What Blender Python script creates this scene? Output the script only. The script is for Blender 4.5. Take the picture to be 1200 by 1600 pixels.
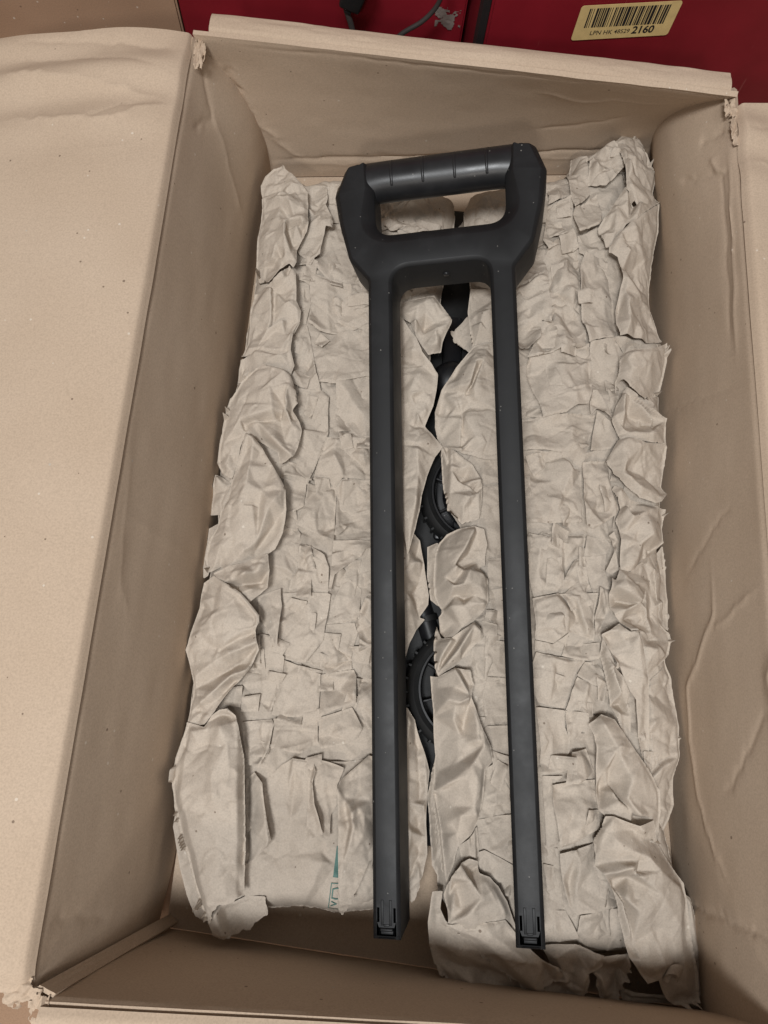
import bpy, bmesh, math, random
import numpy as np
from mathutils import Vector, Matrix, Euler
from mathutils.geometry import delaunay_2d_cdt

for o in list(bpy.data.objects): bpy.data.objects.remove(o)
scene = bpy.context.scene
COL = scene.collection
random.seed(7); RNG = np.random.default_rng(7)

# ------------------------------------------------------------------ camera
cd = bpy.data.cameras.new('camera'); cam = bpy.data.objects.new('camera', cd); COL.objects.link(cam)
cam.location = (-0.0592, -0.1718, 0.6434)
cam.rotation_euler = Euler((0.26641, -0.05036, 0.06622), 'XYZ')
cd.sensor_fit = 'VERTICAL'; cd.sensor_height = 32.0; cd.lens = 1150 / 1600 * 32.0
cd.clip_start = 0.01; cd.clip_end = 50
scene.camera = cam

# ------------------------------------------------------------------ light: indoor, ceiling lamps
w = bpy.data.worlds.new('World'); scene.world = w; w.use_nodes = True
bg = w.node_tree.nodes['Background']; bg.inputs[0].default_value = (1.0, 0.905, 0.83, 1); bg.inputs[1].default_value = 0.22

def lamp(name, loc, target, sx, sy, power, col):
    l = bpy.data.lights.new(name, 'AREA'); l.shape = 'RECTANGLE'; l.size = sx; l.size_y = sy; l.energy = power; l.color = col
    o = bpy.data.objects.new(name, l); COL.objects.link(o); o.location = loc
    o.rotation_euler = (Vector(target) - Vector(loc)).to_track_quat('-Z', 'Y').to_euler()
    return o
lamp('ceiling_lamp', (-0.42, -0.66, 2.1), (-0.05, 0.0, 0.08), 0.42, 0.26, 34, (0.965, 0.985, 1.0))
lamp('ceiling_lamp', (0.12, -0.62, 2.3), (0, 0, 0.05), 0.4, 0.3, 8, (0.98, 0.99, 1.0))
lamp('window_light', (-0.25, -1.75, 1.75), (0, 0.3, 0.08), 0.16, 0.16, 9, (1.0, 0.94, 0.87))

vs = scene.view_settings
vs.view_transform = 'Standard'; vs.look = 'None'; vs.exposure = 0.0; vs.gamma = 1.0; vs.use_curve_mapping = False
scene.render.engine = 'CYCLES'
scene.cycles.max_bounces = 6; scene.cycles.diffuse_bounces = 3; scene.cycles.glossy_bounces = 2

# ------------------------------------------------------------------ helpers
def tag(o, label=None, cat=None, group=None, kind=None):
    if label: o['label'] = label
    if cat: o['category'] = cat
    if group: o['group'] = group
    if kind: o['kind'] = kind
    return o
def empty(name, loc=(0, 0, 0), rot=(0, 0, 0)):
    o = bpy.data.objects.new(name, None); COL.objects.link(o); o.location = loc; o.rotation_euler = rot
    o.empty_display_size = 0.02
    return o
def link(name, me, mat, parent=None, smooth=True):
    o = bpy.data.objects.new(name, me); COL.objects.link(o)
    if mat: me.materials.append(mat)
    if smooth: me.polygons.foreach_set('use_smooth', [True] * len(me.polygons))
    if parent: o.parent = parent
    return o
def mesh_np(name, V, F):
    V = np.asarray(V, np.float32); F = np.asarray(F, np.int32)
    me = bpy.data.meshes.new(name); k = F.shape[1]
    me.vertices.add(len(V)); me.vertices.foreach_set('co', V.ravel())
    me.loops.add(F.size); me.loops.foreach_set('vertex_index', F.ravel())
    me.polygons.add(len(F)); me.polygons.foreach_set('loop_start', np.arange(0, F.size, k, dtype=np.int32))
    me.polygons.foreach_set('loop_total', np.full(len(F), k, np.int32))
    me.update(calc_edges=True); me.validate()
    return me
def bm_mesh(name, bm):
    bmesh.ops.recalc_face_normals(bm, faces=bm.faces)
    me = bpy.data.meshes.new(name); bm.to_mesh(me); bm.free(); return me
def sharp(o, deg=35):
    me = o.data
    if hasattr(me, 'set_sharp_from_angle'): me.set_sharp_from_angle(angle=math.radians(deg))
    return o

# ------------------------------------------------------------------ materials
def nodes(name):
    m = bpy.data.materials.new(name); m.use_nodes = True
    nt = m.node_tree; b = nt.nodes['Principled BSDF']
    return m, nt, b
def N(nt, t, **k):
    n = nt.nodes.new(t)
    for a, v in k.items():
        if a in n.inputs.keys(): n.inputs[a].default_value = v
        else: setattr(n, a, v)
    return n
def ramp(nt, fac, stops):
    r = nt.nodes.new('ShaderNodeValToRGB'); nt.links.new(fac, r.inputs[0])
    while len(r.color_ramp.elements) > 1: r.color_ramp.elements.remove(r.color_ramp.elements[0])
    r.color_ramp.elements[0].position = stops[0][0]; r.color_ramp.elements[0].color = (*stops[0][1], 1)
    for p, c in stops[1:]:
        e = r.color_ramp.elements.new(p); e.color = (*c, 1)
    return r
def mix(nt, fac, a, b, mode='MIX'):
    n = nt.nodes.new('ShaderNodeMix'); n.data_type = 'RGBA'; n.blend_type = mode; n.clamp_result = False
    for s, v in ((n.inputs[0], fac), (n.inputs[6], a), (n.inputs[7], b)):
        if hasattr(v, 'links') or hasattr(v, 'is_linked'): nt.links.new(v, s)
        elif isinstance(v, (int, float)): s.default_value = v
        else: s.default_value = (*v, 1)
    return n.outputs[2]
def kraft(name, base, dark, flecks=0.5, flute=None, bump=0.06, wr=0.0, grain=0.4):
    m, nt, b = nodes(name)
    tc = N(nt, 'ShaderNodeTexCoord').outputs['Object']
    big = N(nt, 'ShaderNodeTexNoise', Scale=9.0, Detail=2.0, Roughness=0.6); nt.links.new(tc, big.inputs['Vector'])
    fine = N(nt, 'ShaderNodeTexNoise', Scale=760.0, Detail=1.0, Roughness=0.7); nt.links.new(tc, fine.inputs['Vector'])
    c0 = ramp(nt, big.outputs[0], [(0.35, dark), (0.65, base)]).outputs[0]
    g = ramp(nt, fine.outputs[0], [(0.25, (1 - .34 * grain,) * 3), (0.5, (1, 1, 1)), (0.78, (1 + .3 * grain,) * 3)]).outputs[0]
    c1 = mix(nt, 0.8, c0, g, 'MULTIPLY')
    # dark and light flecks in the recycled pulp
    v = N(nt, 'ShaderNodeTexVoronoi', Scale=150.0); nt.links.new(tc, v.inputs['Vector'])
    sel = N(nt, 'ShaderNodeSeparateColor'); nt.links.new(v.outputs['Color'], sel.inputs[0])
    near = N(nt, 'ShaderNodeMath', operation='LESS_THAN'); nt.links.new(v.outputs['Distance'], near.inputs[0])
    sz = N(nt, 'ShaderNodeMath', operation='MULTIPLY'); sz.inputs[1].default_value = 0.17; nt.links.new(sel.outputs[2], sz.inputs[0]); nt.links.new(sz.outputs[0], near.inputs[1])
    for ch, col, amt in ((0, (0.12, 0.08, 0.055), 0.7), (1, (0.72, 0.66, 0.57), 0.45)):
        keep = N(nt, 'ShaderNodeMath', operation='GREATER_THAN'); keep.inputs[1].default_value = 1 - 0.16 * flecks; nt.links.new(sel.outputs[ch], keep.inputs[0])
        mu = N(nt, 'ShaderNodeMath', operation='MULTIPLY'); nt.links.new(keep.outputs[0], mu.inputs[0]); nt.links.new(near.outputs[0], mu.inputs[1])
        mu2 = N(nt, 'ShaderNodeMath', operation='MULTIPLY'); mu2.inputs[1].default_value = amt; nt.links.new(mu.outputs[0], mu2.inputs[0])
        c1 = mix(nt, mu2.outputs[0], c1, col)
    nt.links.new(c1, b.inputs['Base Color'])
    b.inputs['Roughness'].default_value = 0.85; b.inputs['Specular IOR Level'].default_value = 0.12
    h = fine.outputs[0]
    bp = N(nt, 'ShaderNodeBump'); bp.inputs['Strength'].default_value = bump; bp.inputs['Distance'].default_value = 0.0006
    nt.links.new(h, bp.inputs['Height']); last = bp
    if wr:
        ad = N(nt, 'ShaderNodeTexNoise', Scale=90.0, Detail=3.0, Roughness=0.55); nt.links.new(tc, ad.inputs['Vector'])
        b2 = N(nt, 'ShaderNodeBump'); b2.inputs['Strength'].default_value = wr; b2.inputs['Distance'].default_value = 0.0022
        nt.links.new(ad.outputs[0], b2.inputs['Height']); nt.links.new(last.outputs[0], b2.inputs['Normal']); last = b2
    if flute:
        mp3 = N(nt, 'ShaderNodeMapping'); nt.links.new(tc, mp3.inputs[0])
        wv = N(nt, 'ShaderNodeTexWave', Scale=1.0, Distortion=0.6, bands_direction=flute); wv.inputs['Scale'].default_value = 44.0
        nt.links.new(mp3.outputs[0], wv.inputs['Vector'])
        n3 = N(nt, 'ShaderNodeTexNoise', Scale=28.0, Detail=3.0); nt.links.new(tc, n3.inputs['Vector'])
        ad = N(nt, 'ShaderNodeMath', operation='MULTIPLY_ADD'); ad.inputs[1].default_value = 0.12; nt.links.new(wv.outputs[1], ad.inputs[0]); nt.links.new(n3.outputs[0], ad.inputs[2])
        b3 = N(nt, 'ShaderNodeBump'); b3.inputs['Strength'].default_value = 0.06; b3.inputs['Distance'].default_value = 0.002
        nt.links.new(ad.outputs[0], b3.inputs['Height']); nt.links.new(last.outputs[0], b3.inputs['Normal']); last = b3
    nt.links.new(last.outputs[0], b.inputs['Normal'])
    return m
M_CARD_X = kraft('cardboard_x', (0.49, 0.380, 0.284), (0.465, 0.356, 0.262), 0.5, 'X')
M_CARD_Y = kraft('cardboard_y', (0.49, 0.380, 0.284), (0.465, 0.356, 0.262), 0.5, 'Y')
M_PAPER = kraft('kraft_paper', (0.490, 0.424, 0.354), (0.460, 0.394, 0.326), 0.9, None, 0.08, 0.16)
M_TORN = kraft('torn_liner', (0.47, 0.385, 0.295), (0.38, 0.29, 0.21), 0.6, None, 0.4, 0.5)
M_TABLE = kraft('brown_board', (0.36, 0.23, 0.15), (0.31, 0.195, 0.125), 0.4)

def plastic(name, col, rough, dust=0.0, bump=0.1):
    m, nt, b = nodes(name)
    tc = N(nt, 'ShaderNodeTexCoord').outputs['Object']
    n = N(nt, 'ShaderNodeTexNoise', Scale=30.0, Detail=6.0, Roughness=0.65); nt.links.new(tc, n.inputs['Vector'])
    f = N(nt, 'ShaderNodeTexNoise', Scale=900.0, Detail=2.0); nt.links.new(tc, f.inputs['Vector'])
    c = ramp(nt, n.outputs[0], [(0.3, tuple(x * 0.85 for x in col)), (0.7, tuple(x * 1.25 for x in col))]).outputs[0]
    if dust:
        for sc, sy, r, amt in ((210.0, 1.0, 0.12, .45), (330.0, 1.0, 0.16, .35)):
            mp = N(nt, 'ShaderNodeMapping'); mp.inputs['Scale'].default_value = (1, sy, 1); nt.links.new(tc, mp.inputs[0])
            v = N(nt, 'ShaderNodeTexVoronoi', Scale=sc); nt.links.new(mp.outputs[0], v.inputs['Vector'])
            s = N(nt, 'ShaderNodeSeparateColor'); nt.links.new(v.outputs['Color'], s.inputs[0])
            k = N(nt, 'ShaderNodeMath', operation='GREATER_THAN'); k.inputs[1].default_value = 1 - 0.07 * dust; nt.links.new(s.outputs[1], k.inputs[0])
            q = N(nt, 'ShaderNodeMath', operation='LESS_THAN'); q.inputs[1].default_value = r; nt.links.new(v.outputs['Distance'], q.inputs[0])
            mu = N(nt, 'ShaderNodeMath', operation='MULTIPLY'); nt.links.new(k.outputs[0], mu.inputs[0]); nt.links.new(q.outputs[0], mu.inputs[1])
            m2 = N(nt, 'ShaderNodeMath', operation='MULTIPLY'); m2.inputs[1].default_value = amt; nt.links.new(mu.outputs[0], m2.inputs[0])
            c = mix(nt, m2.outputs[0], c, (0.32, 0.30, 0.27))
        hz = ramp(nt, n.outputs[0], [(0.55, (0, 0, 0)), (0.85, (.05, .05, .05))]).outputs[0]
        c = mix(nt, hz, c, (0.13, 0.13, 0.13))
    b.inputs['Specular IOR Level'].default_value = 0.4
    nt.links.new(c, b.inputs['Base Color'])
    rr = ramp(nt, n.outputs[0], [(0.3, (rough - .06,) * 3), (0.7, (rough + .08,) * 3)]).outputs[0]
    nt.links.new(rr, b.inputs['Roughness'])
    bp = N(nt, 'ShaderNodeBump'); bp.inputs['Strength'].default_value = bump; bp.inputs['Distance'].default_value = 0.0004
    nt.links.new(f.outputs[0], bp.inputs['Height']); nt.links.new(bp.outputs[0], b.inputs['Normal'])
    return m
M_BLACK = plastic('black_plastic', (0.0070, 0.0073, 0.0080), 0.55, 0.35, 0.10)
M_GRIP = plastic('satin_black_grip', (0.014, 0.014, 0.015), 0.36, 0.5, 0.05)
M_RUBBER = plastic('black_rubber', (0.008, 0.008, 0.008), 0.6, 0.3, 0.2)
M_HUB = plastic('black_hub', (0.008, 0.008, 0.009), 0.38, 0.3, 0.05)
M_CABLE = plastic('dark_cable', (0.04, 0.035, 0.032), 0.45, 0.3, 0.05)
def red_card():
    m, nt, b = nodes('red_printed_card')
    tc = N(nt, 'ShaderNodeTexCoord').outputs['Object']
    n = N(nt, 'ShaderNodeTexNoise', Scale=14.0, Detail=5.0); nt.links.new(tc, n.inputs['Vector'])
    c = ramp(nt, n.outputs[0], [(0.3, (0.16, 0.005, 0.011)), (0.7, (0.22, 0.008, 0.017))]).outputs[0]
    mp = N(nt, 'ShaderNodeMapping'); mp.inputs['Scale'].default_value = (160, 160, 14); nt.links.new(tc, mp.inputs[0])
    s = N(nt, 'ShaderNodeTexNoise', Scale=1.0, Detail=3.0); nt.links.new(mp.outputs[0], s.inputs['Vector'])
    k = ramp(nt, s.outputs[0], [(0.70, (0, 0, 0)), (0.76, (.5, .5, .5))]).outputs[0]
    c = mix(nt, k, c, (0.40, 0.16, 0.14))
    nt.links.new(c, b.inputs['Base Color']); b.inputs['Roughness'].default_value = 0.5
    return m
M_RED = red_card()
def flat(name, col, rough=0.6):
    m, nt, b = nodes(name)
    tc = N(nt, 'ShaderNodeTexCoord').outputs['Object']
    n = N(nt, 'ShaderNodeTexNoise', Scale=120.0, Detail=4.0); nt.links.new(tc, n.inputs['Vector'])
    c = ramp(nt, n.outputs[0], [(0.3, tuple(x * .9 for x in col)), (0.7, tuple(min(1, x * 1.08) for x in col))]).outputs[0]
    nt.links.new(c, b.inputs['Base Color']); b.inputs['Roughness'].default_value = rough
    return m
M_LABEL = flat('label_paper', (0.62, 0.46, 0.20)); M_INK = flat('black_ink', (0.012, 0.011, 0.012)); M_GREEN = flat('green_ink', (0.10, 0.19, 0.165), 0.8)
M_GREY = flat('torn_sticker_grey', (0.20, 0.165, 0.145)); M_DARK = flat('gap_shade', (0.012, 0.010, 0.010))

# ------------------------------------------------------------------ the surface everything stands on
bm = bmesh.new(); bmesh.ops.create_grid(bm, x_segments=1, y_segments=1, size=4)
fl = link('floor', bm_mesh('floor', bm), M_TABLE, None, False); fl.location.z = -0.012; tag(fl, kind='structure')

# ------------------------------------------------------------------ cardboard box
BL, BR, FR, FL_ = [np.array(p) for p in ((-.2226, .3410, .170), (.2196, .3306, .170), (.2192, -.3361, .170), (-.2238, -.3372, .170))]
bl, br, fr, fl_ = [np.array(p) for p in ((-.1810, .3520, 0.), (.2230, .4000, 0.), (.2260, -.3760, 0.), (-.1850, -.3410, 0.))]
def smooth_noise(shape, cells, seed):
    r = np.random.default_rng(seed); g = r.normal(size=(cells[0] + 3, cells[1] + 3))
    y = np.linspace(0, cells[0], shape[0]); x = np.linspace(0, cells[1], shape[1])
    iy = np.minimum(y.astype(int), cells[0]); ix = np.minimum(x.astype(int), cells[1]); fy = (y - iy)[:, None]; fx = (x - ix)[None]
    fy = fy * fy * (3 - 2 * fy); fx = fx * fx * (3 - 2 * fx)
    G = lambda a, b: g[np.ix_(iy + a, ix + b)]
    return (G(0, 0) * (1 - fy) + G(1, 0) * fy) * (1 - fx) + (G(0, 1) * (1 - fy) + G(1, 1) * fy) * fx
def seg_dist(P, poly):
    d = np.full(P.shape[:-1], 9.0); tt = np.zeros(P.shape[:-1])
    n = len(poly) - 1
    for i in range(n):
        a, b = np.array(poly[i], float), np.array(poly[i + 1], float); ab = b - a
        t = np.clip(((P - a) @ ab) / (ab @ ab), 0, 1); q = np.linalg.norm(P - (a + t[..., None] * ab), axis=-1)
        m = q < d; d = np.where(m, q, d); tt = np.where(m, (i + t) / n, tt)
    return d, tt
def panel(name, P, parent, mat, thick=0.004, normal=None, creases=(), seed=1, wob=0.00022, cs=.6):
    """P: grid of points (ns, nt, 3); creases: (polyline, height m, width m); solid board of the given thickness"""
    P = P.copy(); ns, nt = P.shape[:2]
    du = np.gradient(P, axis=0); dv = np.gradient(P, axis=1); n = np.cross(du, dv); n /= np.linalg.norm(n, axis=-1, keepdims=True) + 1e-12
    if normal is not None and (n.mean((0, 1)) @ np.array(normal)) < 0: n = -n
    disp = wob * smooth_noise((ns, nt), (7, 4), seed) + wob * .4 * smooth_noise((ns, nt), (24, 12), seed + 50)
    jit = 0.0011 * np.stack([smooth_noise((ns, nt), (30, 30), seed + 7 + k) for k in range(3)], -1)
    nm = n.mean((0, 1)); nm /= np.linalg.norm(nm); flatten = lambda q: q - (q @ nm)[..., None] * nm   # creases are measured in the plane of the board
    for poly, a, wd in creases:
        d, t = seg_dist(flatten(P + jit), flatten(np.array(poly, float))); fade = np.clip(np.minimum(t, 1 - t) * 6, 0.15, 1)
        disp += a * cs * np.exp(-d / wd) * fade
    P += n * disp[..., None]
    Q = P - n * thick
    V = np.concatenate([P.reshape(-1, 3), Q.reshape(-1, 3)]); K = ns * nt
    idx = np.arange(K).reshape(ns, nt)
    a, b, c, d = idx[:-1, :-1], idx[1:, :-1], idx[1:, 1:], idx[:-1, 1:]
    F = [np.stack([a, b, c, d], -1).reshape(-1, 4), np.stack([d, c, b, a], -1).reshape(-1, 4) + K]
    for e in (idx[0], idx[-1], idx[:, 0], idx[:, -1]):
        F.append(np.stack([e[:-1], e[1:], e[1:] + K, e[:-1] + K], -1))
    me = mesh_np(name, V, np.concatenate(F)); bm = bmesh.new(); bm.from_mesh(me); bmesh.ops.recalc_face_normals(bm, faces=bm.faces); bm.to_mesh(me); bm.free()
    return sharp(link(name, me, mat, parent), 50)
def grid(fn, ns, nt):
    s = np.linspace(0, 1, ns)[:, None, None]; t = np.linspace(0, 1, nt)[None, :, None]
    return fn(s, t)
box = tag(empty('cardboard_box'), 'open brown cardboard box with creased flaps, holding the black handle and crumpled paper', 'cardboard box')
lerp = lambda a, b, t: a * (1 - t) + b * t
def wall(A, B, a, b, inward, bulge, ns, nt, round_top=0.004):
    inward = np.array(inward, float)
    def fn(s, t):
        lo = np.array((0, 0, -.0055 if round_top > .003 else 0.))
        p = lerp(lerp(A, B, s) + lo, lerp(a, b, s), t)
        k = bulge(s, t)
        dpt = np.linalg.norm(lerp(A, B, .5) - lerp(a, b, .5)) * t
        return p + inward * k - inward * (round_top * .35 * np.exp(-(dpt / 0.0035) ** 2))
    return grid(fn, ns, nt)
b4 = lambda x: np.sin(np.pi * np.clip(x, 0, 1))
# left wall
P = wall(BL + (0, .004, 0), FL_, bl + (0, .006, 0), fl_, (1, 0, .25), lambda s, t: .005 * b4(t ** 1.25) * (0.75 + .5 * b4(s)) + .012 * np.exp(-(s / .07) ** 2) * b4(t * .9) - .006 * np.exp(-((1 - s) / .05) ** 2) * t, 380, 110)
panel('wall', P, box, M_CARD_Y, normal=(1, 0, .3), seed=11, creases=[
    ([(-.213, .31, .135), (-.206, .295, .11), (-.198, .275, .075), (-.19, .262, .05)], .0012, .004), ([(-.216, .333, .16), (-.209, .300, .128), (-.214, .27, .15)], -.0022, .004),
    ([(-.222, -.30, .158), (-.212, -.305, .125), (-.203, -.313, .09)], -.0014, .005), ([(-.222, .0, .155), (-.219, -.09, .148), (-.214, -.12, .13)], .0007, .004),
    ([(-.222, -.05, .16), (-.21, -.055, .12), (-.195, -.06, .06)], .0005, .006)])
# right wall
P = wall(BR + (0, .016, 0), FR, br + (0, .022, 0), fr, (-1, 0, .2), lambda s, t: .004 * b4(t) + (.020 * np.exp(-(s / .16) ** 2) + .004) * b4(t ** 1.1) + .019 * t ** 2 * b4(np.clip(s * .95, 0, 1)), 380, 110)
panel('wall', P, box, M_CARD_Y, normal=(-1, 0, .3), seed=12, creases=[
    ([(.2228, -.0416, .0999), (.2227, -.0813, .1014), (.2249, -.1364, .0575), (.2249, -.1752, .0564), (.2244, -.2164, .065), (.2236, -.2492, .0821), (.2225, -.2719, .1032)], .0024, .0022),
    ([(.2271, -.2968, .0098), (.2238, -.2929, .0765), (.2212, -.2903, .15)], -.0030, .0025),
    ([(.2263, .1097, .0314), (.2204, .0849, .1512)], -.0009, .003), ([(.2203, .30, .156), (.2205, .1839, .1508), (.2206, .1081, .1471)], .0022, .0018), ([(.2203, .30, .148), (.2205, .19, .143), (.2206, .12, .141)], -.0016, .002),
    ([(.2214, -.0038, .1292), (.2225, -.0177, .1063), (.2247, -.0498, .0615)], -.0012, .002), ([(.2202, -.0684, .1538), (.2222, -.0876, .1131), (.2228, -.0932, .0999)], .0015, .002),
    ([(.222, .306, .10), (.2209, .285, .128), (.2201, .2692, .155)], -.0026, .0025), ([(.221, .295, .138), (.2205, .272, .15)], .003, .003), ([(.221, .32, .13), (.2205, .31, .155)], -.003, .004), ([(.2195, -.11, .165), (.2205, -.13, .158), (.2195, -.2, .164)], .003, .003),
    ([(.2195, -.145, .16), (.222, -.19, .12), (.2235, -.21, .10)], -.0016, .0025)])
# back wall
P = wall(BL, BR, bl, br, (0, -1, .2), lambda s, t: -(.003 + .017 * s ** 1.5) * b4(t ** .9), 260, 110, .002)
panel('wall', P, box, M_CARD_X, normal=(0, -1, .3), seed=13, creases=[
    ([(.063, .3419, .1361), (.0885, .343, .1283), (.108, .3444, .12), (.1331, .3417, .1294), (.166, .342, .1245), (.1847, .3409, .1271)], .0018, .0018),
    ([(-.1977, .346, .1465), (-.1922, .35, .1145), (-.183, .35, .074), (-.165, .352, .0466), (-.14, .354, .02)], .0028, .003), ([(-.206, .344, .14), (-.197, .348, .11), (-.188, .35, .07)], -.003, .004),
    ([(-.18, .35, .024), (0, .37, .030), (.2, .388, .040)], -.0035, .0025), ([(-.18, .35, .018), (0, .37, .020), (.2, .388, .028)], .0012, .003),
    ([(.0784, .35, .0674), (.12, .352, .075), (.1653, .3463, .0948)], -.0018, .003), ([(-.2, .342, .163), (0, .337, .163), (.21, .333, .163)], -.0016, .0018), ([(.10, .345, .155), (.15, .345, .148), (.2, .343, .152)], .0009, .004)])
# front wall
P = wall(FL_, FR, fl_, fr, (0, 1, .1), lambda s, t: .003 * b4(t), 260, 90)
panel('wall', P, box, M_CARD_X, normal=(0, 1, .3), seed=14, creases=[([(-.2, -.337, .158), (0, -.337, .158), (.2, -.337, .158)], -.001, .002), ([(-.10, -.338, .09), (.05, -.338, .10)], .0006, .008)])
# bottom
def fnb(s, t):
    p = lerp(lerp(bl, br, s), lerp(fl_, fr, s), t) + np.array((0, 0, -.001)) + 0 * s * t
    return p
P = grid(fnb, 80, 120); panel('bottom', P, box, M_CARD_X, normal=(0, 0, 1), seed=15, creases=[([(-.19, -.30, 0), (.22, -.31, 0)], -.0012, .0015), ([(-.19, -.318, 0), (.22, -.322, 0)], .0025, .002)])
# glue tab seen in the front left corner
P = grid(lambda s, t: lerp(lerp(np.array((-.2185, -.3300, .166)), np.array((-.2100, -.3352, .162)), s), lerp(np.array((-.183, -.331, .002)), np.array((-.176, -.336, .002)), s), t), 14, 60)
panel('glue_tab', P, box, M_CARD_Y, normal=(.5, 1, .2), seed=16, thick=.0025)
# flaps
rise = lambda d, g=.0024: -.0062 * np.exp(-(d / g) ** 2)
def flap_left(s, t):
    o = np.array((-.2285, 0, .1715)); y = lerp(.3465, -.3345, s) - .004 * t
    x = -.2228 - .19 * t; d = .19 * t
    z = .1712 + rise(d) - .03 * t ** 2 + .002 * b4(t * 2)
    yy = y
    band = np.exp(-((y - .30) / .055) ** 2)
    z = z + .0035 * np.sin((y - .345 + .02 * t) / .046 * 2 * np.pi * .9) * band * np.clip(d / .02, 0.15, 1) - .006 * np.exp(-((y - .352) / .02) ** 2)
    z = z - .006 * np.exp(-((y + .335) / .008) ** 2)
    return np.stack(np.broadcast_arrays(x, yy, z), -1)[:, :, 0]
panel('flap', grid(flap_left, 420, 120), box, M_CARD_Y, normal=(0, 0, 1), seed=21, creases=[
    ([(-.375, .2973, .168), (-.31, .292, .17), (-.2287, .2735, .17)], .0040, .006), ([(-.372, .2556, .168), (-.2693, .2508, .17), (-.255, .262, .17), (-.2285, .2711, .17)], .0030, .0035), ([(-.3737, .3375, .168), (-.2285, .3256, .17)], -.0034, .006), ([(-.375, .318, .168), (-.30, .315, .17), (-.2287, .302, .17)], -.0028, .007), ([(-.29, .222, .17), (-.25, .232, .17)], .0008, .006), ([(-.37, -.315, .168), (-.23, -.317, .17)], .0012, .004),
    ([(-.30, .246, .17), (-.285, .256, .17), (-.262, .268, .17), (-.25, .27, .17)], -.0012, .0018)])
def flap_right(s, t):
    y = lerp(.326, -.333, s) + .012 * t; d = .16 * t; x = .2200 + .16 * t + 0 * s
    z = .1712 + rise(d) - .02 * t ** 2 + .0022 * np.sin(y * 130 + 6 * t) * np.exp(-((y - .30) / .05) ** 2)
    return np.stack(np.broadcast_arrays(x, y, z), -1)[:, :, 0]
panel('flap', grid(flap_right, 380, 90), box, M_CARD_Y, normal=(0, 0, 1), seed=22, creases=[([(.2225, .268, .17), (.30, .272, .17)], .002, .003), ([(.2225, .30, .17), (.30, .31, .17)], -.002, .003)])
def flap_back(s, t):
    # short band outwards, then folded down outside
    L = .052; d = t * L
    A = np.array((-.2105, .3432, .170)); B = np.array((.2150, .3335, .170))
    base = lerp(A, B, s)
    out = np.where(d < .021, d, .021 + .003 * (1 - np.exp(-(d - .021) / .004)) + .62 * np.clip(d - .023, 0, 1)); dn = np.where(d < .021, .0008 * np.sin(d / .021 * np.pi) * 2, -(d - .021) * .85)
    n = base + np.array((0.02, 1, 0)) * out + np.array((0, 0, 1)) * (dn + rise(d, .003) * .6)
    return n
panel('flap', grid(flap_back, 260, 90), box, M_CARD_X, normal=(0, 0, 1), seed=23, wob=.0005, creases=[([(-.2, .352, .17), (.2, .343, .17)], .0006, .004)])
def flap_front(s, t):
    A = np.array((-.2160, -.3403, .170)); B = np.array((.217, -.3390, .170)); d = t * .11
    n = lerp(A, B, s) + np.array((-.02, -1, 0)) * d + np.array((0, 0, 1)) * (rise(d, .003) * .5 - .10 * d - 1.6 * np.clip(d - .05, 0, 1) ** 2 * 4)
    return n
panel('flap', grid(flap_front, 240, 60), box, M_CARD_X, normal=(0, 0, 1), seed=24)

# torn, crushed liner at the box corners
def crumple(name, c, size, seed, parent, mat, n=46, amp=.35, axes=((1, 0, 0), (0, 1, 0)), up=(0, 0, 1)):
    r = np.random.default_rng(seed); u = np.linspace(-1, 1, n); U, Vv = np.meshgrid(u, u, indexing='ij')
    pts = [(random.Random(seed + i).uniform(-1.1, 1.1), random.Random(seed * 3 + i).uniform(-1.1, 1.1)) for i in range(46)] + [(-1.2, -1.2), (1.2, -1.2), (1.2, 1.2), (-1.2, 1.2)]
    h = tri_raster(np.array([(a, b, r.normal() * amp) for a, b in pts]), [], U, Vv)
    rad = np.hypot(U, Vv) + .32 * smooth_noise(U.shape, (5, 5), seed + 2) + .12 * smooth_noise(U.shape, (14, 14), seed + 4)
    h = h - 0.5 * np.clip(rad - .4, 0, 1) ** 1.5
    ax, ay, az = np.array(axes[0], float), np.array(axes[1], float), np.array(up, float)
    V = np.array(c) + size[0] * U[..., None] * ax + size[1] * Vv[..., None] * ay + size[2] * h[..., None] * az
    idx = np.arange(n * n).reshape(n, n); keep = rad < .95
    q = keep[:-1, :-1] & keep[1:, :-1] & keep[1:, 1:] & keep[:-1, 1:]
    F = np.stack([idx[:-1, :-1], idx[1:, :-1], idx[1:, 1:], idx[:-1, 1:]], -1)[q]
    me = mesh_np(name, V.reshape(-1, 3), F); bm = bmesh.new(); bm.from_mesh(me)
    bmesh.ops.delete(bm, geom=[v for v in bm.verts if not v.link_faces], context='VERTS'); bmesh.ops.recalc_face_normals(bm, faces=bm.faces); bm.to_mesh(me); bm.free()
    o = link(name, me, mat, parent); return o

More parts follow.
